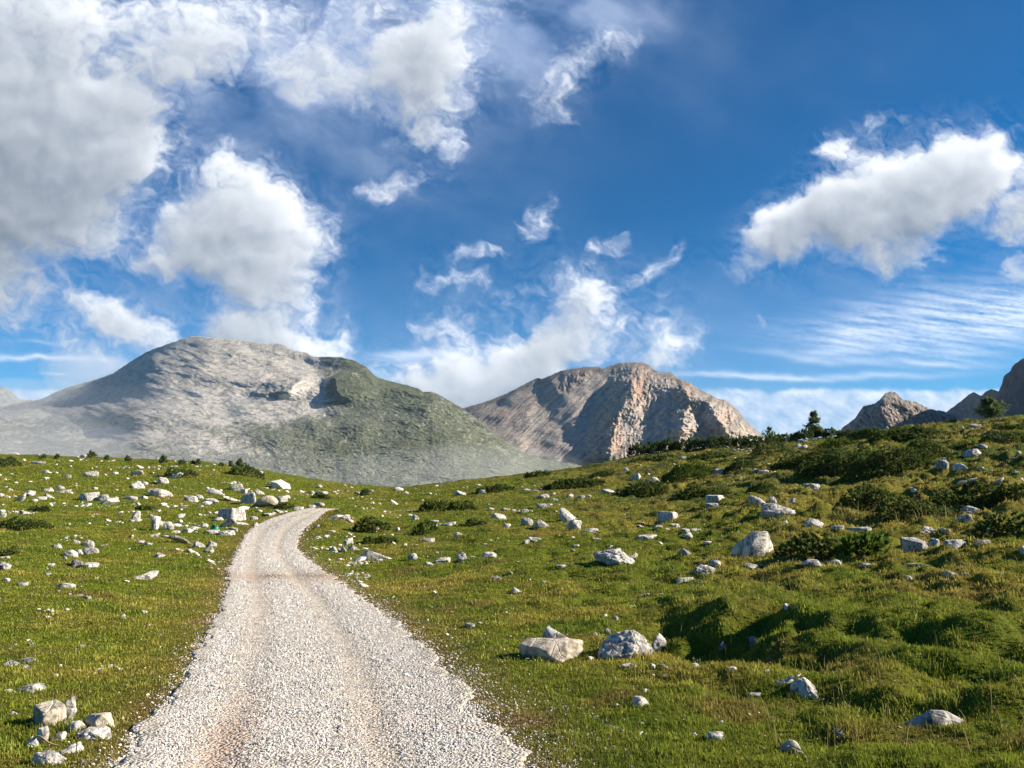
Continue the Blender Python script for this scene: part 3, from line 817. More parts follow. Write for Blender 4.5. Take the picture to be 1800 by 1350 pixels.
    top = 683 + 5 * w2v + 6 * fbm2(U / 120, V * 0, 3, 541)
    bank = sstep(top - 3, top + 7, V) * np.clip(sstep(1195, 1270, U) + sstep(150, 60, U) * sstep(668, 676, V), 0, 1)
    bn = fbm2((U + 0.6 * V) / 60, (V - 0.5 * U) / 34, 6, 543, 0.6)
    a_b = np.clip(bank * (0.80 + 0.45 * bn), 0, 0.95)
    bcol = np.array([0.50, 0.60, 0.78]) + np.array([0.22, 0.20, 0.15]) * np.clip(bn * 1.2 + 0.55 * sstep(30, 0, np.abs(V - 690)), -0.7, 1)[..., None]
    scol = np.array([0.66, 0.76, 0.93])
    # pale horizon haze painted as a tint on the dome
    hz = 0.26 * sstep(440, 800, V)
    # ---- composite, far to near
    A = hz; C = np.broadcast_to(np.array([0.40, 0.60, 0.93]), U.shape + (3,)) * A[..., None]
    for a, c in ((a_b, bcol), (a_s, scol), (a_t, scol), (a_v, vcol), (a_c * 0.97, col)):
        a = a[..., None]
        C = C * (1 - a) + c * a
        A = A * (1 - a[..., 0]) + a[..., 0]
    fade = sstep(-330, -240, U) * sstep(2130, 2040, U) * sstep(-190, -110, V)
    C = C / np.maximum(A, 1e-4)[..., None]
    A = A * fade
    R = 45000.0
    P = unit_dir(U, V) * R; P[..., 2] += CAM_Z
    vtx = P.reshape(-1, 3)
    m = mesh_np("sky_clouds", vtx, grid_faces(len(us), len(vs)), True, np.clip(C, 0, 1.2).reshape(-1, 3))
    add_col(m, "Cover", np.repeat(A.reshape(-1, 1), 3, 1))
    mt, nt, out = new_mat("painted_clouds")
    em = nt.nodes.new("ShaderNodeEmission"); em.inputs['Strength'].default_value = CLOUD_GAIN
    nt.links.new(attr_col(nt), em.inputs['Color'])
    tr = nt.nodes.new("ShaderNodeBsdfTransparent")
    mx = nt.nodes.new("ShaderNodeMixShader")
    cv = N(nt, "ShaderNodeAttribute", attribute_name="Cover")
    nt.links.new(cv.outputs['Fac'], mx.inputs[0]); nt.links.new(tr.outputs[0], mx.inputs[1]); nt.links.new(em.outputs[0], mx.inputs[2])
    nt.links.new(mx.outputs[0], out.inputs['Surface'])
    o = link("sky", m, mt); o['kind'] = 'structure'
    return o
CLOUD_GAIN = 0.60
build_clouds()
# ------------------------------------------------------------------ limestone rocks
def rock_material(name, base, dark, stain):
    mt, nt, out = new_mat(name)
    g = nt.nodes.new("ShaderNodeNewGeometry"); co = g.outputs['Position']
    big = noise_n(nt, co, 2.6, 6, 0.62); mid = noise_n(nt, co, 9.0, 6, 0.7); fine = noise_n(nt, co, 38.0, 5, 0.7)
    mp = nt.nodes.new("ShaderNodeMapping"); mp.inputs['Scale'].default_value = (1.0, 1.0, 0.22)
    nt.links.new(co, mp.inputs['Vector'])
    streak = noise_n(nt, mp.outputs[0], 11.0, 5, 0.65)
    c = mixc(nt, ramp(nt, big, [(0.40, (0, 0, 0)), (0.62, (1, 1, 1))]), base, tuple(0.72 * x for x in base))
    c = mixc(nt, ramp(nt, streak, [(0.49, (0, 0, 0)), (0.59, (0.85, 0.85, 0.85))]), c, dark)
    c = mixc(nt, ramp(nt, mid, [(0.535, (0, 0, 0)), (0.61, (0.85, 0.85, 0.85))]), c, tuple(0.5 * x for x in dark))
    c = mixc(nt, ramp(nt, noise_n(nt, co, 4.0, 3, 0.5), [(0.62, (0, 0, 0)), (0.74, (0.6, 0.6, 0.6))]), c, stain)
    c = mixc(nt, ramp(nt, fine, [(0.62, (0, 0, 0)), (0.70, (0.75, 0.75, 0.75))]), c, (0.10, 0.10, 0.10))
    c = mixc(nt, 1.0, c, ramp(nt, fine, [(0.3, (0.82, 0.82, 0.82)), (0.6, (1.08, 1.08, 1.08))]), 'MULTIPLY')
    vo = N(nt, "ShaderNodeTexVoronoi", feature='DISTANCE_TO_EDGE', i_Scale=4.5); nt.links.new(co, vo.inputs['Vector'])
    crack = ramp(nt, vo.outputs['Distance'], [(0.0, (0, 0, 0)), (0.035, (1, 1, 1))])
    h = math_n(nt, 'ADD', math_n(nt, 'MULTIPLY', mid, 0.8), math_n(nt, 'ADD', math_n(nt, 'MULTIPLY', fine, 0.3), math_n(nt, 'MULTIPLY', crack, 0.25)))
    principled(nt, out, c, 0.92, bump_n(nt, h, 0.85, 0.035), 0.12)
    return mt
ROCK_W = rock_material("white_limestone", (0.68, 0.645, 0.585), (0.20, 0.195, 0.19), (0.44, 0.36, 0.26))
ROCK_G = rock_material("grey_limestone", (0.53, 0.51, 0.475), (0.13, 0.13, 0.13), (0.32, 0.29, 0.22))
ROCK_C = rock_material("cream_limestone", (0.62, 0.55, 0.44), (0.30, 0.26, 0.21), (0.50, 0.36, 0.22))

_ico = {}
def ico(level):
    if level not in _ico:
        bm = bmesh.new(); bmesh.ops.create_icosphere(bm, subdivisions=level, radius=1.0)
        v = np.array([p.co[:] for p in bm.verts]); f = np.array([[q.index for q in t.verts] for t in bm.faces]); bm.free()
        _ico[level] = (v / np.linalg.norm(v, axis=1, keepdims=True), f)
    return _ico[level]

def fit(v):
    a, b = v.min(0), v.max(0)
    return (v - 0.5 * (a + b)) / (0.5 * (b - a))

def rock_shape(seed, style, level):
    """a broken block of unit half-size: planes cut a solid, then weathering is pressed into it"""
    rng = np.random.default_rng(seed)
    d, f = ico(level)
    pl = []
    if style == 'q':                                    # a clean sharp-edged block
        for n in ([1, 0, 0], [-1, 0, 0], [0, 1, 0], [0, -1, 0], [0, 0, 1], [0, 0, -1]):
            n = np.array(n, float) + rng.normal(0, 0.11, 3); pl.append((n / np.linalg.norm(n), rng.uniform(0.8, 1.0)))
        k = 3
    elif style in 'kc':                                   # blocky: bedding and joints at right angles
        for n in ([1, 0, 0], [-1, 0, 0], [0, 1, 0], [0, -1, 0], [0, 0, 1], [0, 0, -1]):
            n = np.array(n, float) + rng.normal(0, 0.24, 3); pl.append((n / np.linalg.norm(n), rng.uniform(0.72, 1.0)))
        k = 8
    else: k = 15
    for _ in range(k):
        n = rng.normal(0, 1, 3)
        if style == 'p': n[2] = abs(n[2]) * 0.5
        n /= np.linalg.norm(n); pl.append((n, rng.uniform(0.72, 1.0) if style not in 'kq' else rng.uniform(0.85, 1.12)))
    if style == 'p':
        for a in rng.uniform(0, 2 * pi, 5):
            n = np.array([cos(a), sin(a), 0.75]); n /= np.linalg.norm(n); pl.append((n, rng.uniform(0.55, 0.75)))
    acc = 0; p = 14.0 if style != 'q' else 26.0
    for n, h in pl:
        acc = acc + np.maximum(d @ n / h, 0.02) ** p
    r = acc ** (-1 / p)
    v = d * r[:, None]
    o = rng.uniform(0, 50, 3)
    a = fbm3(v * 1.3 + o, 3, seed); b = fbm3(v * 3.6 + o, 4, seed + 3, 0.6); c = 1 - np.abs(fbm3(v * 2.1 + o * 2, 3, seed + 9)) * 2.4
    lay = np.sin((v[:, 2] + 0.25 * a) * 9 + o[0]) * 0.5 + 0.5
    if style == 'q': a = a * 0.25; b = b * 0.5; c = c * 0.6
    v = v * (1 + 0.14 * a + (0.105 if level >= 5 else 0.075) * b - (0.17 if level >= 5 else 0.10) * np.clip(c, 0, 1) ** 5 + (0.03 * lay if style in 'sk' else 0))[:, None]
    v = fit(v)
    if style == 's': v[:, 2] = np.sign(v[:, 2]) * np.abs(v[:, 2]) ** 0.75
    return v, f

def lump_mesh(name, seed, style, w, d, h, level, yaw=None, lean=0.0, buried=0.0):
    v, f = rock_shape(seed, style, level)
    rng = np.random.default_rng(seed + 5)
    yaw = rng.uniform(-0.5, 0.5) if yaw is None else yaw
    # turn the block first, then fit its box, so that width and height stay as measured
    c, s = cos(yaw), sin(yaw)
    v = np.stack([v[:, 0] * c - v[:, 1] * s, v[:, 0] * s + v[:, 1] * c, v[:, 2]], 1)
    v[:, 0] += lean * v[:, 2]
    v = fit(v)
    up = v[:, 2] > -1 + 2 * buried                 # the part that stands out of the turf sets the width
    v[:, 0] = (v[:, 0] - 0.5 * (v[up, 0].max() + v[up, 0].min())) / (0.5 * (v[up, 0].max() - v[up, 0].min()))
    v = v * np.array([w / 2, d / 2, h / 2])
    return v, f

ROCKS = []   # u, v, w, h, style, colour, label, short
def add(reg, items):
    s, ox, oy = reg
    for it in items:
        u, v, w, h, st = it[:5]
        colr = it[5] if len(it) > 5 else 'w'
        lab = it[6] if len(it) > 6 else None; sh = it[7] if len(it) > 7 else None
        ROCKS.append((u / s + ox, v / s + oy, w / s, h / s, st, colr, lab, sh))
# left meadow
add((4, 0, 750), [
 (585,216,52,22,'b','w',"pale rock breaking the left skyline among tiny conifers","pale skyline rock"),(545,217,40,10,'s'),(290,206,40,16,'b'),
 (60,196,150,16,'s','w',"long flat white slab sloping down at the left border of the skyline","sloping skyline slab"),(170,238,50,14,'s'),(265,262,110,18,'s','w',"long low white ledge below the left skyline","low white ledge"),
 (325,330,48,26,'b'),(480,361,40,28,'b'),(395,331,50,10,'s'),(635,354,110,42,'b','w',"wide pile of white rock high on the left slope","wide hillside pile"),(670,352,45,24,'b'),(590,340,60,14,'s'),(745,341,35,9,'s'),(808,336,46,20,'b'),
 (965,344,92,38,'b','w',"smooth domed white rock high on the left slope","domed hillside rock"),(1145,402,78,50,'b','w',"round white rock with a pitted front, alone above the split boulder row","pitted round rock"),(1090,391,30,14,'b'),
 (960,434,104,56,'b','w',"white rock shaped like a mushroom head on the left slope","mushroom shaped rock"),(1022,407,40,22,'s'),
 (1105,486,150,52,'k','w',"long split white boulder in the middle of the left slope","long split boulder"),(1185,493,62,42,'b'),
 (70,452,46,18,'s'),(148,522,112,60,'b','w',"large rounded white boulder near the left border with rocks behind it","rounded boulder near the left border"),(205,488,84,42,'b'),(285,517,80,26,'b'),(338,495,58,28,'b'),(340,456,58,30,'b'),
 (425,437,62,28,'b'),(450,467,92,26,'s'),(500,470,40,14,'s'),
 (625,524,134,66,'q','w',"big flat topped white boulder, widest in the left rock row","flat topped left boulder"),(722,526,84,50,'k','g'),(668,444,40,20,'b'),(800,522,58,30,'b'),(918,517,116,30,'s','w',"low curved white slab right of the flat topped boulder","low curved slab"),(1003,507,62,22,'b'),
 (1342,528,106,44,'b','w',"white humped rock in the row right of the long split boulder","humped row rock"),(1395,503,62,26,'b'),(1300,492,42,13,'s'),(1490,538,112,36,'b'),
 (1515,477,126,44,'b','w',"broad low white rock above the humped rock, nearer the path","broad low rock"),(1615,527,84,42,'b'),
 (1665,452,98,52,'k','w',"white boulder, upper one of the leaning pair by the path bend","upper leaning boulder"),(1715,466,46,30,'k'),
 (1752,541,108,80,'k','w',"white boulder, lower one of the leaning pair by the path bend","lower leaning boulder"),
 (1632,657,184,88,'q','w',"biggest rock by the far path, pale block streaked with black runs","black streaked block"),
 (1530,662,72,26,'b'),(1610,712,108,74,'b','g',"grey boulder leaning against the front of the black streaked block","grey leaning boulder"),(1640,740,66,34,'b','g'),(1435,712,52,36,'b'),
 (1485,752,108,28,'s','w',"flat white slab lying in front of the green sheet","slab before the green sheet"),(1592,766,112,36,'s'),(1690,691,112,22,'s'),(1782,656,48,24,'k'),
 (1405,572,46,22,'b'),(1296,571,56,18,'s'),(1265,642,66,30,'s'),(955,672,56,80,'c','w',"upright jagged white outcrop in the middle of the left meadow","jagged upright outcrop"),
 (925,674,38,22,'b'),(985,662,30,20,'b'),(1085,726,62,104,'c','w',"tall ragged outcrop, taller of the two fissured ones left of the path","tall ragged outcrop"),(1128,704,60,50,'b'),(1185,726,72,60,'k','w',"leaning white slab on the right foot of the tall ragged outcrop","leaning foot slab"),(1060,642,42,26,'b'),
 (760,662,52,13,'s'),(820,676,62,14,'s'),(860,681,40,11,'s'),(752,693,34,12,'s'),(945,727,36,11,'s'),(1075,774,92,28,'b','w'),(1165,781,42,20,'b'),
 (1240,752,82,24,'s'),(1312,743,92,32,'b'),(1262,826,138,64,'b','g',"broad grey white boulder low on the left meadow facing the path","broad grey meadow boulder"),
 (1398,852,76,50,'b','g',"squat grey rock, biggest of the knot beside the path verge","squat verge rock"),(1485,846,72,46,'b','g'),(1466,887,78,40,'b'),(1260,877,66,30,'b'),(1342,891,56,36,'b'),
 (920,782,36,22,'b'),(985,822,62,24,'b'),(1050,833,56,22,'b'),(905,863,52,13,'s'),(1120,922,68,36,'b','g',"small dark spotted rock alone in the left meadow","spotted meadow rock"),(1195,913,14,8,'b'),
 (540,824,62,30,'b','w'),(620,852,86,58,'b','w',"rounded white rock at the top of the curling rock chain","top rock of the curling chain"),(640,897,104,48,'b'),(555,892,56,30,'b'),(495,912,88,46,'b'),(455,936,36,26,'b'),
 (545,978,84,44,'b','g'),(625,992,124,40,'s','w',"curved white slab at the foot of the curling rock chain","foot slab of the curling chain"),(357,982,46,22,'s'),(330,1002,32,13,'s'),(336,1046,50,18,'s'),(400,853,72,34,'s','g'),(730,842,60,14,'s'),
 (175,617,82,30,'b','w',"white rock below the left bank beside a dark green mat","rock beside the dark mat"),(115,602,36,15,'s'),(20,637,52,32,'b'),(230,613,60,9,'s'),(22,1012,92,64,'b','g',"grey fissured rock cut by the left border of the view","grey rock on the left border"),(20,926,84,14,'s'),
 (45,1092,54,30,'b'),(150,1120,102,28,'s','g'),(460,1132,126,32,'s','w',"flat cream slab lying alone in the left grass","flat cream slab"),(890,1090,52,14,'s'),
 (1005,1079,170,64,'b','w',"bright white low boulder alone in the grass left of the path","bright lone boulder"),
 (410,1160,52,11,'s'),(492,1180,56,13,'s'),(552,1197,60,20,'s'),(615,1212,56,22,'s'),(572,1128,16,10,'b'),(130,1034,14,8,'b'),
 (40,500,60,16,'s'),(5,492,34,26,'b'),(60,376,16,8,'b'),(210,392,26,14,'b'),(240,526,40,20,'b'),(375,503,24,12,'b'),(535,404,18,7,'b'),(800,402,24,9,'b'),(820,448,34,18,'s'),(1230,248,46,14,'b'),(1305,258,40,10,'s'),(1385,285,40,16,'s'),(1200,314,44,16,'b'),(1115,300,24,12,'b'),(1045,288,34,12,'s'),(1350,346,24,10,'b'),(1270,402,14,7,'b'),(780,306,34,10,'s'),(682,290,34,8,'s'),(497,280,26,14,'b'),(500,246,60,12,'s'),(765,246,14,14,'b'),(1505,268,34,12,'b'),(1600,270,30,10,'b'),(1095,346,34,10,'s'),
])
# around the far end of the path
add((4, 350, 800), [
 (520,212,62,22,'b'),(560,208,34,14,'b'),(790,277,46,26,'b'),(865,280,80,30,'b','w',"white flat rock pile beyond the end of the path","flat pile beyond the path end"),(1112,280,40,24,'k','w',"small square white block on the grass beyond the path end","square far block"),(1026,216,36,16,'b'),(1212,254,36,18,'b'),
 (950,262,30,14,'b'),(975,252,26,12,'b'),(1005,268,30,10,'s'),(1045,258,36,12,'s'),(1075,276,22,12,'b'),(965,276,30,10,'s'),(1145,296,16,12,'b'),(1450,271,52,18,'s'),(1525,238,24,10,'b'),
 (420,276,70,40,'b','w',"smooth white boulder standing alone above the cream one","smooth boulder above the cream one"),
 (488,364,124,80,'p','c',"cream coloured forked boulder on the slope above the path bend","cream forked boulder"),
 (575,334,96,54,'k','w',"white cleft boulder just right of the cream one","cleft boulder"),(615,304,52,26,'s'),
 (560,408,62,32,'b'),(480,432,84,26,'s'),(520,418,44,20,'b'),(385,457,50,28,'k'),(695,391,78,30,'b','w',"white rock at the left edge of the far path","rock at the far path edge"),(840,362,84,32,'b'),(790,377,54,28,'b'),(395,502,42,32,'b'),(430,395,36,18,'s'),
 (1026,452,78,34,'b','w',"pale twin stones, the larger on the bank right of the far path","pale bank stone"),(1055,474,54,24,'b'),(1520,457,48,42,'b','w',"pale knobbly rock above the small pine bush","knobbly rock"),(1655,473,58,18,'s'),(1752,503,104,34,'s','g',"dark grey flat rock with a pale top, right of the pine bush","dark flat rock"),(1395,531,32,26,'b'),
 (932,546,56,16,'s'),(897,581,30,22,'b'),(1050,627,64,48,'b','g',"grey white boulder on the near bank above a dark hollow","near bank boulder"),(1075,668,60,38,'b','g'),(945,677,54,36,'b'),(1015,678,42,32,'b','g'),
 (1208,739,124,72,'p','w',"pointed white boulder shaded on its left, right of the path bend","pointed white boulder"),(1070,769,78,20,'s'),(1130,764,40,18,'s'),(912,741,42,16,'s'),(1500,737,68,50,'b','w',"small humped rock between the pointed boulder and the long low rock","small humped rock"),
 (1450,641,36,22,'b'),(1610,612,90,28,'s','g'),(1710,762,112,42,'s','w',"long low white rock with a black shadow at its right end","long low rock"),(1615,778,62,28,'b'),(1660,970,26,28,'b'),(1585,931,20,14,'b'),(1090,891,18,12,'b'),(1270,870,14,10,'b'),
 (1240,542,62,9,'s'),(1155,379,42,12,'s'),(1303,401,32,12,'b'),(1370,414,22,12,'b'),(1455,338,16,10,'b'),(1570,325,34,14,'b'),(985,402,30,12,'s'),(1210,422,24,18,'b'),(1287,430,20,18,'b'),(830,150,36,10,'s'),(830,512,36,26,'b'),
])
# middle of the right meadow
add((3.6, 800, 800), [
 (35,247,78,26,'b','w',"white capped rock half hidden by a green mound near mid picture","white capped rock"),(172,243,50,26,'b'),(1078,102,34,22,'b'),(1142,157,68,42,'b','w',"white blocky rock left of the domed rock on the far rise","far blocky rock"),(1255,180,84,42,'b','w',"domed pale rock sitting on the dark juniper mat","domed juniper rock"),
 (1440,24,52,15,'s'),(1665,122,92,36,'b','w',"cluster rock at the right foot of the bright pine bush","bright bush rock"),(905,147,30,11,'s'),(450,226,50,14,'s'),(500,232,60,12,'s'),(545,218,26,10,'b'),(555,272,82,28,'b','g'),(625,248,40,14,'s'),(630,288,36,18,'b'),(725,267,48,24,'b'),(800,274,56,22,'b','g'),(850,266,44,16,'s'),
 (975,242,104,30,'b','w',"long pale hump at the left tip of the juniper mat","long pale hump"),(1645,302,128,50,'q','w',"pale flat topped block under the juniper mat","pale flat block"),(1625,330,90,28,'k','g'),
 (1342,417,134,62,'q','w',"white square shouldered boulder with dark base, centre right","square shouldered boulder"),(1282,461,56,18,'s'),(1332,473,58,12,'s'),(1390,459,62,26,'s'),(1215,530,126,26,'s','w',"flat white slab in open grass below the square shouldered boulder","flat open grass slab"),
 (1470,532,80,46,'b','w',"squat white rock with a slab balanced behind it","squat slab backed rock"),(1458,492,60,28,'b'),(1525,483,78,18,'s'),(1605,556,62,14,'s'),(1455,630,88,40,'b','g',"speckled low rock left of the rounded giant boulder","speckled low rock"),
 (1570,757,150,66,'b','w',"rounded streaked rock with a grey smooth top beside a grass clump","rounded streaked rock"),(1655,709,78,46,'b'),(1455,802,118,30,'s','w',"flat white slab half sunk in grass, nearest of its group","half sunk slab"),
 (275,402,92,36,'b','w',"low white rock, leftmost of the row in the middle meadow","leftmost middle row rock"),(330,459,46,28,'b'),(455,443,74,48,'b','g',"grey rock, left one of the close middle pair","left rock of the close pair"),(545,457,104,52,'b','g',"wide grey rock, right one of the close middle pair","right rock of the close pair"),
 (720,418,112,82,'p','w',"pointed pale boulder at centre with a ridge running left","pointed centre boulder"),(755,468,94,62,'b','w',"pale boulder tucked below the pointed centre boulder","tucked centre boulder"),(860,494,104,32,'b','w'),(900,540,62,14,'s'),(765,582,46,16,'s'),
 (1015,690,262,96,'b','w',"long lumpy white outcrop in the middle of the right meadow","long lumpy outcrop"),(1030,612,60,28,'b'),(1125,660,60,44,'b'),(500,552,92,38,'b','w',"low white rock with a small stone against its left end","low rock with a small stone"),(450,566,42,34,'b'),(665,717,84,24,'s'),
 (220,654,88,42,'b','w',"white humped rock with a dark left face, right of the long grass","white humped rock"),(45,668,72,52,'b','g',"grey humped rock at the left edge of the middle meadow","grey humped rock"),(258,787,58,24,'b','g'),(357,749,38,15,'b'),(390,877,74,40,'b','w',"small white rock alone above the foreground boulders","lone foreground rock"),
 (565,338,104,32,'b','g'),(230,347,48,16,'s'),(320,352,54,18,'s'),(370,361,38,20,'b'),(405,358,30,20,'b'),(440,362,52,20,'s'),(20,514,54,28,'b'),(1222,884,36,16,'b'),(1175,892,44,12,'s'),(100,1087,60,28,'s','g'),(160,1066,30,16,'b'),(230,546,30,14,'b','g'),(535,642,14,10,'b'),(485,358,30,14,'s'),(640,361,60,10,'s'),(595,1090,28,20,'b'),
])
# right meadow
add((3.6, 1300, 800), [
 (72,648,270,170,'p','w',"large rounded white boulder with a cracked face, biggest mid meadow","large cracked boulder"),
 (232,399,214,98,'b','g',"big grey sloping boulder with a white right end","grey sloping boulder"),(103,324,80,68,'p','w',"upright white rock left of the grey sloping boulder","upright white rock"),(210,302,42,40,'b'),(330,302,72,30,'b','g'),(450,207,114,28,'s','g',"flat grey rock alone in yellow grass beyond the sloping boulder","flat grey rock"),(175,61,52,15,'s'),(95,110,34,18,'b'),(150,110,60,18,'s'),(225,108,26,12,'s'),
 (470,448,128,48,'b','g',"grey humped rock at the top of the juniper mound","rock topping the juniper mound"),(760,484,144,32,'s','g',"long flat grey slab behind the bright green bush","slab behind the bright bush"),(620,467,84,26,'s','g'),(885,416,52,15,'s'),
 (1118,604,204,84,'q','g',"long grey block, left half of the broken ledge in the right meadow","long grey ledge block"),(1225,580,70,56,'b','w'),(1350,582,130,50,'b','w',"white toothed right half of the broken ledge","white toothed ledge"),(1430,572,60,32,'b'),(1530,567,80,32,'b'),
 (1190,498,170,48,'b','g',"dark grey sunken rock behind the broken ledge","dark sunken rock"),(1302,493,66,34,'b','w'),(1420,427,104,56,'b','g',"grey boulder on the near edge of the dark juniper bank","grey juniper bank boulder"),(1455,372,104,52,'b','g'),(1555,493,104,62,'b','g',"dark rough rock in a grassy hollow near the right border","dark hollow rock"),
 (1475,176,70,34,'b','w'),(1415,196,90,36,'b','g',"pale rock pair, left one above the dark juniper bank","pale bank pair rock"),(1622,193,98,58,'b','w',"pale domed rock above the dark bank near the right border","pale domed rock"),(1760,112,42,14,'b'),(1785,162,42,20,'b'),
 (432,710,134,52,'p','w',"white wedge rock under the juniper mound","white wedge rock"),(508,698,92,34,'b','g'),(600,697,82,36,'b','g'),(65,724,92,40,'b','w',"speckled white rock in front of the large cracked boulder","speckled front rock"),(130,706,52,18,'s'),(810,708,84,26,'s'),(1115,702,122,20,'s','w',"thin pale slab in the grass below the broken ledge","thin pale slab"),(1065,787,78,28,'s'),
 (1360,784,142,56,'b','g',"grey white rock sunk in deep grass near the right border","sunken deep grass rock"),(1430,762,60,22,'s'),(1300,797,36,11,'s'),(310,966,58,28,'p','w',"small white wedge half buried on a grassy bank","half buried wedge"),(365,966,60,12,'s'),(90,1190,70,44,'b','w'),(745,532,34,14,'b'),(1795,620,44,46,'b','g'),
])
# far right rise
add((3.6, 1300, 600), [
 (1475,733,96,54,'b','w',"white rough rock on the right rise among low junipers","rough rise rock"),(1540,673,84,26,'s'),(1280,808,84,60,'b','g',"grey boulder at the right end of the juniper hummock","hummock end boulder"),(1295,752,30,18,'b'),(1400,802,84,30,'s','w'),(1530,812,40,18,'b'),(1755,837,34,13,'b'),(1765,718,36,26,'b'),(1750,748,62,18,'s'),
 (1490,541,70,22,'b','w',"dark topped white rock on the right skyline below the far tree","skyline rock below the tree"),(1410,556,50,12,'s'),(1548,572,28,16,'b'),(1735,541,42,14,'s'),(372,672,36,26,'b'),(410,674,38,20,'b','w',"pale rock under the conifer on the far crest","rock under the conifer"),(400,636,62,16,'s'),(335,628,60,14,'s'),(925,661,20,14,'b'),(960,658,22,13,'b'),(1650,500,32,9,'s'),(1650,632,100,34,'b','g',"dim grey hump buried in the dark junipers of the right rise","dim grey hump"),(160,662,22,10,'b'),(270,690,22,12,'b'),(470,655,30,16,'s'),
])
add((7.5, 1100, 740), [
 (370,425,50,34,'b'),(810,405,100,40,'b','w',"pale rock on the far rise below the dark pine belt","pale rock below the pine belt"),(882,368,36,26,'b'),(755,500,100,36,'b','w',"white flat rock low on the far rise","flat far rise rock"),(910,458,44,18,'s'),(1345,352,76,22,'s'),(1430,388,52,34,'b'),(1480,384,40,34,'b'),(1520,388,44,26,'b'),(1550,352,50,34,'k'),(1550,370,50,20,'b'),(1612,372,46,34,'b'),(1585,410,50,22,'s'),(1645,400,40,16,'s'),(1600,440,50,34,'b'),(1682,430,40,24,'b'),(1718,378,30,34,'b'),(1440,492,50,20,'b'),(1330,470,34,16,'s'),(1285,524,30,18,'b'),(1050,445,14,12,'b'),(1108,446,26,18,'b'),(640,585,44,30,'b'),(700,606,44,28,'b'),(640,670,48,18,'b'),(195,590,60,16,'s'),(125,515,24,14,'b'),(300,712,66,30,'b'),(350,706,40,16,'s'),(25,498,24,20,'b'),(555,668,22,14,'b'),(1705,664,50,32,'b'),(1755,660,40,18,'s'),(1382,752,34,18,'b'),(720,640,20,10,'b'),
])
# foreground right
add((3.6, 800, 1050), [
 (650,304,180,104,'p','g',"grey white peaked boulder behind the cream block in the foreground","peaked foreground boulder"),
 (607,402,390,142,'q','c',"big cream and grey angular block, left of the foreground boulders","big cream angular block"),
 (1070,402,335,200,'b','w',"massive rounded foreground boulder split by a curved dark crack","massive rounded boulder"),
 (1290,342,124,116,'b','w',"bright white boulder tucked behind the massive rounded one","tucked white boulder"),
 (1090,456,92,38,'p','w'),(1243,452,46,34,'b'),(1310,457,50,30,'p'),(1530,452,92,30,'b','w',"low white stone at the near lip of the dark hollow","hollow lip stone"),(1750,467,62,28,'b'),(1325,510,32,24,'b'),
 (1168,697,80,74,'p','w',"small pointed white rock alone in the foreground grass","small pointed rock"),(1027,691,30,22,'b'),(1640,910,114,62,'b','w',"speckled white rock in the grass at lower right of centre","speckled grass rock"),
 (525,390,62,32,'b','w'),(98,190,62,28,'s','g'),(160,166,30,17,'b'),(590,196,30,18,'b'),(885,768,48,20,'s'),(500,857,38,18,'s'),(645,882,30,30,'b'),(610,712,42,16,'s'),(945,132,32,26,'b'),(1015,158,42,42,'p','g'),(965,238,44,40,'b','g'),(1690,332,56,52,'b','g'),(1010,832,70,18,'s'),(862,408,46,36,'p'),(880,240,40,24,'b','g'),
])
add((3.6, 1300, 1050), [
 (300,560,150,80,'b','g'),(415,640,170,130,'b','w',"two lobed speckled rock in the lower right grass","two lobed speckled rock"),
 (1300,826,250,96,'p','g',"blue grey peaked rock sunk in a dark grassy dip, lower right","peaked dip rock"),
 (645,887,112,60,'b','g',"smooth grey egg shaped rock in the lower right grass","egg shaped rock"),(305,985,104,96,'p','g',"leaning grey rock at the bottom of the lower right grass","leaning bottom rock"),(415,1032,30,34,'b'),(95,312,78,62,'b','g',"small pale rock in the shade of the grassy bank","shaded bank rock"),(95,627,84,28,'s','g'),(1735,389,42,16,'b'),(60,742,30,20,'b'),(120,732,22,16,'b'),
])
# foreground left
add((3.857, 0, 1000), [
 (830,337,52,32,'b','w',"small white stone alone in the grass between lone boulder and path","small lone meadow stone"),(1257,377,30,16,'s'),(1150,330,16,8,'b'),(555,537,46,24,'b'),(190,486,32,20,'b'),(105,517,38,18,'b'),(212,522,42,28,'b'),(188,636,112,44,'p','g',"slanting grey rock right of the low pair at the left border","slanting grey rock"),(75,657,104,38,'b','g'),(165,682,62,34,'b'),
 (175,838,185,58,'p','w',"long white rock rib rising right from the left border","long rock rib"),(40,838,110,22,'s','w'),(535,691,32,18,'b'),
 (455,1035,120,176,'c','w',"tall curved white rock at the back of the lower left cluster","tall curved cluster rock"),
 (330,1072,200,165,'q','c',"large cracked pale block, biggest of the lower left cluster","large cracked cluster block"),
 (290,1182,84,115,'c','w',"upright pale pillar below the large cracked block","pale pillar"),
 (508,1108,122,76,'b','w',"knobbly white rock in the middle of the lower left cluster","knobbly cluster rock"),(395,1168,88,62,'b','w',"small bright white rock inside the lower left cluster","bright inner rock"),
 (640,1162,230,84,'b','w',"broad flaky white rock under the cream block by the path","broad flaky rock"),
 (680,1092,186,118,'q','c',"cream block with ribbed face standing on the cluster's right side","ribbed cream block"),
 (480,1262,122,76,'b','w',"bumpy white rock alone below the lower left cluster","bumpy lower rock"),(335,1330,198,98,'k','w',"low white block beside the yellow stick in the lower left corner","block beside the stick"),
 (220,1222,70,88,'c','w',"splintered white rock at the left foot of the pale pillar","splintered rock"),(655,1227,37,28,'b'),(565,1327,46,24,'b'),(95,987,62,20,'s'),(980,947,22,17,'b'),(1000,857,26,20,'b'),(745,1310,60,24,'b'),
])
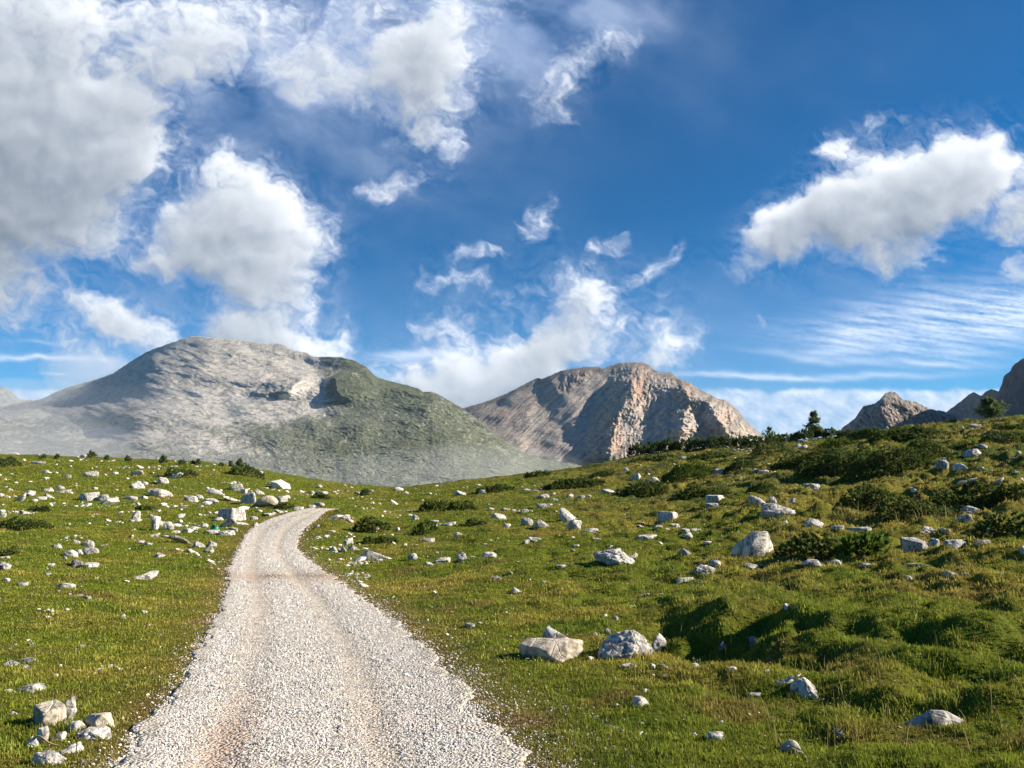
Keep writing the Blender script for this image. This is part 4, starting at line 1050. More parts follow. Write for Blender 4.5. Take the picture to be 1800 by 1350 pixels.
# the 300 that show largest stay individuals; the rest join the strewn stones
_ord = sorted(range(len(ROCKS)), key=lambda i: (ROCKS[i][7] is None, -ROCKS[i][2] * ROCKS[i][3]))
EXTRA = [ROCKS[i] for i in _ord[300:]]
ROCKS = [ROCKS[i] for i in sorted(_ord[:300])]
print("rocks:", len(ROCKS), "extra", len(EXTRA))

_heroes = [r for r in ROCKS if r[7]]
_used = {}
def _auto_label(r):
    u, v, w, h = r[:4]
    best = min(_heroes, key=lambda q: (q[0] - u) ** 2 + ((q[1] - q[3] * .5 - v + h * .5) * 1.4) ** 2)
    du, dv = u - best[0], (v - h * .5) - (best[1] - best[3] * .5)
    ax, ay = abs(du), abs(dv) * 1.4
    if ax > 2.2 * ay: d = "left of" if du < 0 else "right of"
    elif ay > 2.2 * ax: d = "beyond" if dv < 0 else "in front of"
    else: d = ("beyond and " if dv < 0 else "in front and ") + ("left of" if du < 0 else "right of")
    sz = "tiny" if w < 8 else "small" if w < 16 else "medium" if w < 26 else "large"
    k = h / w
    sh = "flat" if k < .37 else "upright" if k > .72 else "rounded"
    cl = {'w': 'white', 'g': 'grey', 'c': 'cream'}[r[5]]
    return (sz, sh, cl, d, best[7]), math.hypot(ax, ay)
_auto = {}
for i, r in enumerate(ROCKS):
    if not r[6]:
        k, dist = _auto_label(r); _auto.setdefault(k, []).append((dist, i))
LABEL = {}
ORD = ["nearest", "second", "third", "fourth", "fifth", "sixth", "seventh", "eighth", "ninth", "tenth"]
for k, lst in _auto.items():
    sz, sh, cl, d, best = k; lst.sort()
    for n_, (dist, i) in enumerate(lst):
        t = f"{sz} {sh} {cl} stone {d} the {best}"
        if len(lst) > 1: t = f"{ORD[min(n_, 9)]} {t}"
        LABEL[i] = t
for i, r in enumerate(ROCKS):
    if r[6]: LABEL[i] = r[6]

_uv = np.array([(r[0], r[1]) for r in ROCKS])
RX, RY, RZ, RHAS = on_ground(_uv[:, 0], _uv[:, 1])
ROCK_FOOT = []
for i, r in enumerate(ROCKS):
    u, v, w, h, st, cl = r[:6]
    D = RY[i]; W = 1.05 * w * D / F; H = h * D / F
    rng = np.random.default_rng(1000 + i)
    depth = W * (rng.uniform(0.6, 0.85) if st != 's' else rng.uniform(0.7, 1.1))
    if st in 'pc': depth = W * rng.uniform(0.7, 0.95)
    depth = min(depth, max(H * 2.6, W * 0.35))
    dirx, diry = RX[i] / math.hypot(RX[i], RY[i]), RY[i] / math.hypot(RX[i], RY[i])
    cx, cy = RX[i] + dirx * depth * 0.42, RY[i] + diry * depth * 0.42
    cz = ground_h(np.array([cx]), np.array([cy]))[0]
    ztop = CAM_Z + float(ray_dir(u, v - h)[1]) * (cy - 0.05 * depth)   # height at which its top is seen
    zlow = min(RZ[i], cz)
    vis = float(np.clip(ztop - zlow, 0.5 * H, 2.2 * H))
    sink = (0.46 * vis if st in 'bs' else 0.30 * vis) + 0.02
    Hh = vis + sink
    lvl = 5 if w > 40 else 4 if w > 14 else 3
    yaw = {'massive rounded boulder': -0.5}.get(r[7], -0.55 if st == 'q' else None)
    lean = {'leaning foot slab': -0.35, 'tall curved cluster rock': 0.25, 'leaning bottom rock': 0.4, 'tall ragged outcrop': -0.15}.get(r[7], 0.0)
    vv, ff = lump_mesh("rock", 700 + i * 7, st, W, depth, Hh, lvl, yaw, lean, sink / Hh)
    z0 = zlow
    name = "boulder" if w > 22 else "stone"
    m = mesh_np(name, vv + np.array([0, 0, Hh / 2]), ff, True)
    o = link(name, m, {'w': ROCK_W, 'g': ROCK_G, 'c': ROCK_C}[cl])
    o.location = (cx, cy, z0 - sink)
    side = "left" if u < 560 and not (u > 520 and v > 900) else "right"
    tag(o, LABEL[i], "rock" if w > 22 else "stone", f"limestone rocks on the {side} meadow")
    ROCK_FOOT.append((cx, cy, W * 0.42, depth * 0.42))

# ---- the countless little stones strewn through the grass
def strewn(n, seed, name, smin, smax, pos, mat, cols=None, squash=0.6):
    rng = np.random.default_rng(seed)
    d, f = ico(1)
    nv = len(d)
    x, y, s = pos
    n = len(x)
    jit = 1 + rng.uniform(-0.28, 0.28, (n, nv))
    ax = rng.uniform(0.65, 1.25, (n, 1, 3)); ax[..., 2] *= squash
    v = d[None] * jit[..., None] * ax * s[:, None, None]
    a = rng.uniform(0, 2 * pi, n); ca, sa = np.cos(a)[:, None], np.sin(a)[:, None]
    vx = v[..., 0] * ca - v[..., 1] * sa; vy = v[..., 0] * sa + v[..., 1] * ca
    t = rng.normal(0, 0.3, (n, 1)); vz = v[..., 2] + t * vx
    z = surface_h(x, y)
    V = np.stack([vx + x[:, None], vy + y[:, None], vz + z[:, None]], -1)
    V[..., 2] += (0.25 * s[:, None])
    fa = (f[None] + (np.arange(n) * nv)[:, None, None]).reshape(-1, 3)
    c = None
    if cols is not None: c = np.repeat(cols, nv, 0)
    m = mesh_np(name, V.reshape(-1, 3), fa, False, c)
    return link(name, m, mat)

def stone_mat(name, rough=0.9):
    mt, nt, out = new_mat(name)
    g = nt.nodes.new("ShaderNodeNewGeometry")
    f = noise_n(nt, g.outputs['Position'], 60, 4, 0.7)
    principled(nt, out, mixc(nt, 1.0, attr_col(nt), ramp(nt, f, [(0.35, (0.7, 0.7, 0.7)), (0.6, (1.1, 1.1, 1.1))]), 'MULTIPLY'), rough, None, 0.15)
    return mt
PEBBLE = stone_mat("pebble_limestone")

def pebble_cols(rng, n):
    g = rng.random((n, 1))
    c = np.where(g < 0.09, 0.16 + 0.3 * rng.random((n, 1)), 0.50 + 0.22 * rng.random((n, 1)))
    return c * np.array([1.02, 0.985, 0.92]) + rng.normal(0, 0.01, (n, 3))

def scatter_xy(rng, n, y0, y1, half=0.62):
    """even over the ground as seen in perspective: density falls with the square of distance"""
    y = np.exp(rng.uniform(math.log(y0), math.log(y1), n)); x = rng.uniform(-half, half, n) * 1.22 * y
    return x, y
rng = np.random.default_rng(77)
x, y = scatter_xy(rng, 42000, 5, 95)
# they come in drifts
k = fbm2(x / 2.4, y / 3.2, 4, 601, 0.6) + 0.5 * fbm2(x / 9, y / 14, 3, 605) + 0.30 * sstep(0.15, -0.2, x / y) * sstep(14, 24, y)
po = path_out(x, y)
k = k + 0.10 * (x < 0) * (y > 12)
keep = (k > 0.74) & (po > 0.3) | (rng.random(len(x)) < 0.006) & (po > 0.2)
x, y = x[keep], y[keep]
s = 0.012 + 0.0012 * y * rng.lognormal(0, 0.65, len(x))
ex, ey, _, _ = on_ground([r[0] for r in EXTRA], [r[1] for r in EXTRA])
x = np.concatenate([x, ex]); y = np.concatenate([y, ey])
s = np.concatenate([s, np.array([0.5 * math.sqrt(r[2] * r[3] * 1.5) for r in EXTRA]) * ey / F])
tag(strewn(0, 5, "scattered_stones", 0, 0, (x, y, s), PEBBLE, pebble_cols(rng, len(x)), 0.5), "small white stones scattered in drifts through the meadow grass", "stones", kind='stuff')
print("scattered", len(x))

# ---- loose gravel of the road
rng = np.random.default_rng(78)
x, y = scatter_xy(rng, 700000, 2.6, 56, 0.42)
x = x - 0.16 * y
po = path_out(x, y); l, r_ = path_lr(y); tn = (x - l) / (r_ - l)
edge = po + 0.18 * fbm2(x * 1.7, y * 1.7, 4, 611)
tracks = np.exp(-((tn - 0.24) / 0.09) ** 2) + np.exp(-((tn - 0.66) / 0.08) ** 2)
ed = np.where(x < l, 0.09, 0.22)
pr = np.where(edge < 0, 1 - 0.95 * tracks * (0.6 + 0.5 * fbm2(x / 1.2, y / 3, 3, 617)), np.exp(-np.maximum(edge, 0) / ed) * 0.42)
pr = pr * (1 - 0.75 * sstep(18, 50, y)) * 0.9
pr = pr * (1 - 0.88 * np.exp(-((y - 18.7) / 1.7) ** 2) * (po < 0)) * (1 - 0.75 * np.exp(-((tn - 0.26) / 0.08) ** 2 - ((y - 5.2) / 1.3) ** 2))
keep = (rng.random(len(x)) < pr) & (po < 1.7)
x, y = x[keep], y[keep]; tn = tn[keep]; tracks = tracks[keep]; po = po[keep]
s = (0.0029 + 0.00044 * y) * rng.lognormal(0, 0.33, len(x)) * (1 - 0.25 * tracks)
o = strewn(0, 6, "gravel", 0, 0, (x, y, s), PEBBLE, pebble_cols(rng, len(x)), 0.72)
tag(o, "loose white limestone gravel covering the mountain road", "gravel", kind='stuff')
print("gravel", len(x))

# ------------------------------------------------------------------ two small lost things
def build_sheet():
    x, y, z, _ = on_ground(375, 932)
    D = y[0]; W = 19 * D / F; H = 11.5 * D / F
    n = 46
    a, b = np.meshgrid(np.linspace(-1, 1, n), np.linspace(-1, 1, n), indexing='ij')
    r = np.sqrt(a * a + b * b)
    hgt = np.clip(1 - r ** 2.4, -0.05, 1) ** 0.7 if False else np.maximum(1 - np.clip(r, 0, 1) ** 2.2, 0)
    fold = ridged2(a * 2.2 + 3, b * 2.6, 4, 901, 0.6)
    Z = H * (hgt * (0.55 + 0.55 * fold)) - 0.02
    X = a * W / 2 * (1 + 0.10 * fbm2(a * 2, b * 2, 3, 903)); Y = b * W * 0.32 * (1 + 0.1 * fbm2(a * 2, b * 2 + 9, 3, 905))
    m = mesh_np("plastic_sheet", np.stack([X, Y, Z], -1).reshape(-1, 3), grid_faces(n, n), True)
    mt, nt, out = new_mat("green_plastic")
    c = ramp(nt, noise_n(nt, obj_coord(nt), 9, 3, 0.5), [(0.35, (0.008, 0.12, 0.055)), (0.65, (0.015, 0.22, 0.10))])
    principled(nt, out, c, 0.32, None, 0.5)
    o = link("plastic_sheet", m, mt)
    sm = o.modifiers.new("thickness", 'SOLIDIFY'); sm.thickness = 0.006
    o.location = (x[0], y[0] + 0.15, z[0])
    tag(o, "crumpled green plastic sheet lying among white rocks beside the far path", "sheet")
build_sheet()

def build_stick():
    x, y, z, _ = on_ground([60, 103], [1316, 1328])
    p0 = np.array([x[0], y[0], z[0] + 0.07]); p1 = np.array([x[1], y[1], z[1] + 0.06])
    n, k = 26, 10
    t = np.linspace(0, 1, n)
    c = p0 + (p1 - p0) * t[:, None]
    c[:, 2] += 0.010 * np.sin(t * 5) ; c[:, 1] += 0.012 * np.sin(t * 7 + 1)
    rad = 0.0075 * (1 - 0.35 * t) * (1 + 0.15 * noise2(t * 9, t * 0, 3))
    ax = (p1 - p0) / np.linalg.norm(p1 - p0); e1 = np.cross(ax, [0, 0, 1]); e1 /= np.linalg.norm(e1); e2 = np.cross(ax, e1)
    an = np.linspace(0, 2 * pi, k, endpoint=False)
    V = c[:, None] + rad[:, None, None] * (np.cos(an)[None, :, None] * e1 + np.sin(an)[None, :, None] * e2)
    o0 = V.mean((0, 1)); V = V - o0
    i = np.arange(n - 1)[:, None]; j = np.arange(k)[None]
    f = np.stack([i * k + j, i * k + (j + 1) % k, (i + 1) * k + (j + 1) % k, (i + 1) * k + j], -1).reshape(-1, 4)
    m = mesh_np("stick", V.reshape(-1, 3), f, True)
    mt, nt, out = new_mat("bare_wood")
    principled(nt, out, ramp(nt, noise_n(nt, obj_coord(nt), 60, 4, 0.6), [(0.3, (0.35, 0.20, 0.08)), (0.7, (0.62, 0.45, 0.22))]), 0.7, None, 0.2)
    o = link("stick", m, mt); o.location = o0
    tag(o, "short bare yellow stick resting beside a white block, lower left", "stick")
build_stick()
# ------------------------------------------------------------------ shrubs and trees
def leaf_mat(name, c0, c1, transl=0.25):
    mt, nt, out = new_mat(name)
    g = nt.nodes.new("ShaderNodeNewGeometry")
    n1 = noise_n(nt, g.outputs['Position'], 2.2, 4, 0.6)
    c = mixc(nt, 1.0, ramp(nt, n1, [(0.32, c0), (0.68, c1)]), attr_col(nt), 'MULTIPLY')
    d = N(nt, "ShaderNodeBsdfDiffuse"); t = N(nt, "ShaderNodeBsdfTranslucent"); mx = N(nt, "ShaderNodeMixShader")
    mx.inputs[0].default_value = transl
    nt.links.new(c, d.inputs[0]); nt.links.new(c, t.inputs[0])
    nt.links.new(d.outputs[0], mx.inputs[1]); nt.links.new(t.outputs[0], mx.inputs[2]); nt.links.new(mx.outputs[0], out.inputs[0])
    return mt
PINE = leaf_mat("dwarf_pine_needles", (0.060, 0.096, 0.038), (0.130, 0.175, 0.058), 0.4)
BRIGHT = leaf_mat("young_pine_needles", (0.070, 0.120, 0.022), (0.140, 0.195, 0.036), 0.4)
JUNI = leaf_mat("juniper_needles", (0.062, 0.096, 0.028), (0.150, 0.182, 0.048), 0.4)
LARCH = leaf_mat("larch_needles", (0.115, 0.165, 0.075), (0.190, 0.240, 0.100), 0.5)
BARK, _nt, _o = new_mat("bark")
principled(_nt, _o, ramp(_nt, noise_n(_nt, obj_coord(_nt), 12, 4, 0.6), [(0.3, (0.07, 0.05, 0.04)), (0.7, (0.17, 0.13, 0.10))]), 0.9, None, 0.1)

def shoots(P, Dr, L, k, wid, rng, spread=0.6):
    """needle brushes: k slim quads round each shoot. P,Dr (n,3), L (n,)"""
    n = len(P)
    Dr = Dr / np.linalg.norm(Dr, axis=1, keepdims=True)
    q = rng.normal(0, 1, (n, k, 3))
    nd = Dr[:, None] + spread * q / np.linalg.norm(q, axis=2, keepdims=True)
    nd /= np.linalg.norm(nd, axis=2, keepdims=True)
    base = P[:, None] + Dr[:, None] * (L[:, None, None] * rng.uniform(0, 0.55, (n, k, 1)))
    ln = L[:, None, None] * rng.uniform(0.45, 0.8, (n, k, 1))
    sd = np.cross(nd, rng.normal(0, 1, (n, k, 3))); sd /= np.linalg.norm(sd, axis=2, keepdims=True) + 1e-9
    w = wid * L[:, None, None]
    a = base - sd * w * .5; b = base + sd * w * .5; m1 = base + nd * ln * .6 + sd * w * .55; m0 = base + nd * ln * .6 - sd * w * .55; t = base + nd * ln
    V = np.stack([a, b, m1, t, m0], 2).reshape(-1, 3)
    i = np.arange(n * k)[:, None] * 5
    Fq = np.concatenate([i + np.array([0, 1, 2]), i + np.array([0, 2, 4]), i + np.array([4, 2, 3])], 0)
    c = rng.uniform(0.7, 1.3, (n, 1, 1)) * rng.uniform(0.85, 1.15, (n, k, 1)) * np.ones((1, 1, 3))
    return V, Fq, np.repeat(c.reshape(-1, 3), 5, 0)

def tubes(paths, radii, k=6):
    Vs, Fs, off = [], [], 0
    for c, rad in zip(paths, radii):
        c = np.asarray(c, float); n = len(c)
        t = np.gradient(c, axis=0); t /= np.linalg.norm(t, axis=1, keepdims=True) + 1e-9
        ref = np.where(np.abs(t[:, 2:3]) < 0.9, np.array([[0, 0, 1.0]]), np.array([[1.0, 0, 0]]))
        e1 = np.cross(t, ref); e1 /= np.linalg.norm(e1, axis=1, keepdims=True) + 1e-9
        e2 = np.cross(t, e1)
        an = np.linspace(0, 2 * pi, k, endpoint=False)
        V = c[:, None] + np.asarray(rad)[:, None, None] * (np.cos(an)[None, :, None] * e1[:, None] + np.sin(an)[None, :, None] * e2[:, None])
        i = np.arange(n - 1)[:, None]; j = np.arange(k)[None]
        f = np.stack([i * k + j, i * k + (j + 1) % k, (i + 1) * k + (j + 1) % k, (i + 1) * k + j], -1).reshape(-1, 4)
        Vs.append(V.reshape(-1, 3)); Fs.append(f + off); off += n * k
    return np.concatenate(Vs), np.concatenate(Fs)

def shrub(u, v, w, h, style, label, group, name, seed):
    x, y, z, has = on_ground(u, v)
    x, y = x[0], y[0]
    D = y; W = 1.06 * w * D / F; H = h * D / F
    rng = np.random.default_rng(seed)
    ratio = {'mat': 0.55, 'pine': 0.6, 'bright': 0.6, 'belt': 0.5}[style]
    dep = max(W * ratio, H * 0.9)
    dep = min(dep, {'mat': 7.0, 'pine': 4.0, 'bright': 3.0, 'belt': 9.0}[style])
    # on a slope the mat climbs away from the viewer; its crown takes the rest of the height
    cy = y + dep * 0.45; cx = x * cy / y
    root = bpy.data.objects.new(name, None); COL.objects.link(root)
    z0 = ground_h(np.array([cx]), np.array([cy]))[0]
    rise = 0 * max(0.0, (ground_h(np.array([cx]), np.array([cy + dep * .2]))[0] - z[0]) - (cy + dep * .2 - y) * (z[0] - CAM_Z) / y)
    Ht = float(np.clip((CAM_Z + float(ray_dir(u, v - h)[1]) * cy - z0) / 0.82, 0.25 * H, (0.78 if style == 'mat' else 1.0) * H))
    root.location = (cx, cy, z0)
    area_px = w * h
    px = D / F * 1.758                             # metres per rendered pixel
    Ls = max({'mat': 0.11, 'pine': 0.15, 'bright': 0.17, 'belt': 0.2}[style], 2.6 * px)
    n = int(np.clip((4.5 if style == 'belt' else 2.4) * (W * (dep * 0.5 + Ht)) / (Ls * Ls) * 1.5, 120, 6500))
    # sample the dome
    r = np.sqrt(rng.random(n)); a = rng.uniform(0, 2 * pi, n)
    out = 1 + 0.22 * noise2(np.cos(a) * 1.8 + seed, np.sin(a) * 1.8, seed) + 0.10 * noise2(np.cos(a) * 5 + seed, np.sin(a) * 5, seed + 1)
    px_, py_ = r * np.cos(a) * out * W / 2, r * np.sin(a) * out * dep / 2
    lumps = 0.5 + 0.5 * fbm2((px_ + seed) / (0.45 + 0.12 * W), py_ / (0.4 + 0.10 * dep), 3, seed)
    env = Ht * np.maximum(1 - r ** 2.6, 0.0) ** 0.6 * (0.45 + 0.75 * np.clip(lumps, 0, 1))
    fr = 1 - rng.random(n) ** 2.2 * 0.85
    gz = ground_h(cx + px_, cy + py_) - z0
    P = np.stack([px_, py_, gz + env * fr], 1)
    nx, ny = np.cos(a) * r / (W / 2), np.sin(a) * r / (dep / 2)
    up = {'mat': 0.5, 'pine': 1.2, 'bright': 2.4, 'belt': 1.8}[style]
    Dr = np.stack([nx * Ht * 1.5, ny * Ht * 1.5, np.full(n, 1.0) * up * 0.6], 1) + rng.normal(0, 0.35, (n, 3))
    if style == 'mat': Dr[:, 2] = np.abs(Dr[:, 2]) * 0.7 + 0.05
    L = Ls * rng.uniform(0.7, 1.35, n)
    kk = 7 if n < 2500 else 6
    V, Fc, C = shoots(P, Dr, L, kk, 0.28 if style == 'mat' else 0.20, rng, 0.75 if style == 'mat' else 0.5)
    mat = {'mat': JUNI, 'pine': PINE, 'bright': BRIGHT, 'belt': PINE}[style]
    link("foliage", mesh_np("foliage", V, Fc, False, C), mat, root)
    # gnarled stems under the needles
    ps, rs = [], []
    for b in range(int(np.clip(n / 200, 5, 22))):
        aa = rng.uniform(0, 2 * pi); rr_ = rng.uniform(0.4, 0.85)
        t = np.linspace(0, 1, 6)
        ex, ey = math.cos(aa) * rr_ * W / 2, math.sin(aa) * rr_ * dep / 2
        xs = ex * t + rng.normal(0, 0.03 * W, 6) * t; ys = ey * t + rng.normal(0, 0.03 * dep, 6) * t
        zs = ground_h(cx + xs, cy + ys) - z0 + Ht * 0.6 * np.sin(t * 1.9) * rng.uniform(0.3, 0.8)
        ps.append(np.stack([xs, ys, zs], 1)); rs.append((0.012 + 0.01 * Ht) * (1 - 0.7 * t) + 0.003)
    bv, bf = tubes(ps, rs, 5)
    link("branches", mesh_np("branches", bv, bf, True), BARK, root)
    tag(root, label, "shrub", group)
    return root

GM, GP, GB = "low juniper mats on the meadow", "dwarf pine bushes on the meadow", "dwarf pines of the belt on the far crest"
SH = [
 (1425,815,130,28,'mat',"dark low juniper mat under the far conifer, left of the big hummock",GM),
 (1480,838,150,44,'mat',"left part of the big dark juniper hummock on the right slope",GM),
 (1565,837,140,56,'mat',"right part of the big dark juniper hummock, beside a grey boulder",GM),
 (1628,806,74,40,'mat',"dark juniper patch on the rise right of the big hummock",GM),
 (1585,776,120,20,'mat',"thin juniper strip high on the right rise below the skyline",GM),
 (1765,782,80,22,'mat',"dark juniper mat around the dim grey hump near the right border",GM),
 (1775,757,60,16,'mat',"small juniper mat on the skyline at the right border",GM),
 (1690,790,50,12,'mat',"low juniper patch left of the rough white rock on the rise",GM),
 (1530,898,110,40,'mat',"shaded juniper clump at the left end of the dark bank",GM),
 (1610,912,140,46,'mat',"dark middle stretch of the juniper bank with dry stalks before it",GM),
 (1700,892,130,36,'mat',"dark juniper stretch of the bank left of the pale domed rock",GM),
 (1790,878,90,40,'mat',"juniper patch beyond the pale domed rock at the right border",GM),
 (1770,948,120,52,'mat',"darkest juniper mass at the right border above a grassy hollow",GM),
 (1428,986,116,56,'mat',"mounded juniper between the large cracked boulder and the bright bush",GM),
 (1516,984,74,34,'bright',"bright green upright dwarf pine beside the mounded juniper",GP),
 (1340,866,52,20,'mat',"small juniper mound left of the flat grey rock",GM),
 (1207,846,88,30,'bright',"bright spiky dwarf pine bush on the far side of the juniper mat",GP),
 (1130,876,90,30,'mat',"left half of the wide juniper mat before the bright spiky bush",GM),
 (1225,874,110,26,'mat',"right half of the wide juniper mat, above the pale flat block",GM),
 (1300,826,52,20,'mat',"dark shaded juniper hump right of the bright spiky bush",GM),
 (1470,786,60,13,'bright',"low bright dwarf pine in the grass of the far crest",GP),
 (1352,802,48,44,'pine',"dense dark pine thicket with a thin spire on the far crest",GP),
 (1005,860,100,20,'mat',"dark low mat on the hump at the middle of the crest",GM),
 (945,838,50,12,'mat',"low mat along the crest left of the dark hump",GM),
 (870,866,60,12,'mat',"low flat mat at the left end of the right crest",GM),
 (812,898,46,24,'mat',"round juniper cushion near mid picture, right one of two",GM),
 (768,898,52,26,'mat',"round juniper cushion near mid picture, left one of two",GM),
 (652,936,62,28,'mat',"dark juniper mound beside the far end of the path",GM),
 (746,940,38,18,'bright',"little green dwarf pine left of the dark flat rock",GP),
 (666,956,54,16,'mat',"low dark mat before the juniper mound by the path",GM),
 (500,896,30,13,'mat',"small dark juniper at the path bend below the cleft boulder",GM),
 (564,877,26,9,'mat',"small dark mat beyond the end of the path",GM),
 (434,838,54,18,'pine',"dark dwarf pine on the left crest right of the tiny conifers",GP),
 (316,842,52,16,'pine',"dark dwarf pine on the left slope beside the domed rock",GP),
 (10,821,46,14,'pine',"dark dwarf pine cut by the left border below the skyline slab",GP),
 (40,932,92,22,'mat',"broad dull juniper mat at the left border of the meadow",GM),
 (68,901,30,15,'mat',"small dark juniper right of the rock beside the left bank",GM),
 (8,976,30,18,'mat',"dark juniper tuft cut by the left border, nearest of the left mats",GM),
 (254,898,28,10,'mat',"low dark mat above the jagged upright outcrop",GM),
 (640,872,8,14,'pine',"tiny dark bush standing on a stone beyond the path end",GP),
 (1060,838,40,12,'mat',"small low mat on the far rise left of the blocky rock",GM),
 (1150,812,70,10,'mat',"flat mat on the far rise in front of the pine belt",GM),
 (1250,806,80,9,'mat',"flat mat of the far rise near the scattered white stones",GM),
 (838,924,36,12,'mat',"small low mat left of the leftmost middle row rock",GM),
]
rngb = random.Random(5)
# the belts of dwarf pine on the crest, bush by bush
def belt(u0, u1, vb0, vb1, n, hh, txt):
    for k in range(n):
        t = (k + 0.5) / n
        u = u0 + (u1 - u0) * t
        nm = ["leftmost", "second", "third", "fourth", "fifth", "sixth", "seventh", "eighth", "ninth", "tenth"][k] if k < n - 1 else "rightmost"
        SH.append((u, vb0 + (vb1 - vb0) * t + rngb.uniform(-1, 1), (u1 - u0) / n * rngb.uniform(1.35, 1.7), hh * rngb.uniform(0.9, 1.15), 'belt', f"{nm} dwarf pine of the {txt}", GB))
belt(1112, 1335, 797, 784, 9, 19, "long dark belt below the red grey mountain")
belt(1350, 1468, 770, 768, 5, 17, "belt around the foot of the lone larch")
belt(1475, 1630, 770, 767, 7, 13, "belt below the rocky pyramid peak")
for i, s_ in enumerate(SH):
    u, v, w, h, st, lab, g = s_
    shrub(u, v, w, h, st, lab, g, {'mat': 'juniper', 'pine': 'dwarf_pine', 'bright': 'dwarf_pine', 'belt': 'dwarf_pine'}[st], 3000 + i * 13)
print("shrubs", len(SH))

def conifer(u, v, w, h, label, seed, kind='larch', group=None, name="larch_tree", D=None):
    if D is None:
        x, y, z, has = on_ground(u, v); x, y, z = x[0], y[0], z[0]
    else:
        dx, dz = ray_dir(u, v); y = D; x = dx * D
        z = float(ground_h(np.array([x]), np.array([y]))[0]); h = h + (z * -1 + CAM_Z + dz * D) * F / D
    W = w * y / F; H = h * y / F
    rng = np.random.default_rng(seed)
    root = bpy.data.objects.new(name, None); COL.objects.link(root); root.location = (x, y, z - 0.05)
    t = np.linspace(0, 1, 14)
    bend = 0.03 * H * np.sin(t * 3 + seed)
    tr = np.stack([bend, 0 * t, H * 0.98 * t], 1)
    ps = [tr]; rs = [0.035 * H * (1 - 0.93 * t)]
    nb = {'larch': 64, 'dense': 70, 'small': 22}[kind]
    P, Dr, L = [], [], []
    lean = 0.10 * W if kind == 'larch' else 0
    for b in range(nb):
        f = rng.uniform(0.10 if kind != 'small' else 0.05, 0.97)
        prof = {'larch': (1 - f) ** 0.9 * 1.0 + 0.07, 'dense': (1 - f ** 2.2) * 0.98 + 0.05, 'small': (1 - f) ** 0.9 + 0.05}[kind]
        ln = W / 2 * prof * rng.uniform(0.55, 1.12)
        aa = rng.uniform(0, 2 * pi)
        s = np.linspace(0, 1, 7)
        droop = {'larch': -0.10, 'dense': 0.25, 'small': 0.0}[kind]
        bx = np.interp(f, t, bend)
        c = np.stack([bx + math.cos(aa) * ln * s, math.sin(aa) * ln * s, f * H + droop * ln * s + 0.18 * ln * s ** 2.5], 1)
        ps.append(c); rs.append(0.008 * H * (1 - 0.8 * s) * (1.1 - f) + 0.002 * H)
        m = {'larch': 26, 'dense': 34, 'small': 14}[kind]
        q = rng.uniform(0.18, 1.05, m)
        pt = np.stack([np.interp(q, s, c[:, j]) for j in range(3)], 1)
        jt = ln * 0.12
        pt += rng.normal(0, 1, (m, 3)) * np.array([jt, jt, jt * 0.45])
        P.append(pt); d = np.stack([np.full(m, math.cos(aa)) * .6, np.full(m, math.sin(aa)) * .6, rng.normal(-0.1, 0.5, m)], 1); Dr.append(d + rng.normal(0, .4, (m, 3)))
        L.append(np.full(m, max(0.045 * H, 2.4 * y / F * 1.4)))
    bv, bf = tubes(ps, rs, 6)
    link("trunk", mesh_np("trunk", bv, bf, True), BARK, root)
    P = np.concatenate(P); Dr = np.concatenate(Dr); L = np.concatenate(L) * rng.uniform(0.6, 1.3, len(P))
    V, Fc, C = shoots(P, Dr, L, 5, 0.26, rng, 0.7)
    link("crown", mesh_np("crown", V, Fc, False, C), LARCH, root)
    tag(root, label, "tree", group)
    return root
conifer(1430, 757, 42, 48, "lone ragged larch standing on the far crest against the clouds", 4001)
conifer(1742, 750, 50, 52, "bushy green larch behind the right rise below the dark rock wall", 4003, 'dense', None, "larch_tree", 84.0)
conifer(1354, 778, 17, 30, "thin spire conifer rising out of the dark pine thicket", 4005, 'small', None, "conifer")
GT = "tiny conifers along the left skyline"
for k, (u, v, w, h, lab) in enumerate([(101, 806, 7, 8, "tiny conifer farthest left on the left skyline"), (76, 806, 14, 8, "low dark conifer beside the pale rock at far left skyline"),
    (160, 806, 26, 15, "broad dark conifer just right of the pale skyline rock"), (187, 808, 7, 8, "tiny conifer right of the broad dark one on the left skyline"),
    (225, 811, 13, 11, "small conifer halfway between the two broad ones on the skyline"), (287, 815, 24, 18, "broadest conifer in the middle of the left skyline"),
    (320, 816, 20, 8, "low spreading conifer right of the broadest one"), (339, 816, 8, 7, "tiny conifer just left of the narrow skyline conifer"),
    (349, 817, 9, 13, "narrow pointed conifer on the left skyline"), (389, 819, 12, 7, "low conifer left of the last skyline pair"),
    (405, 820, 10, 9, "smaller conifer of the rightmost skyline pair"), (421, 820, 18, 16, "taller conifer of the rightmost skyline pair")]):
    conifer(u, v, w * 0.8, h * 0.85, lab, 4100 + k, 'small', GT, "conifer")
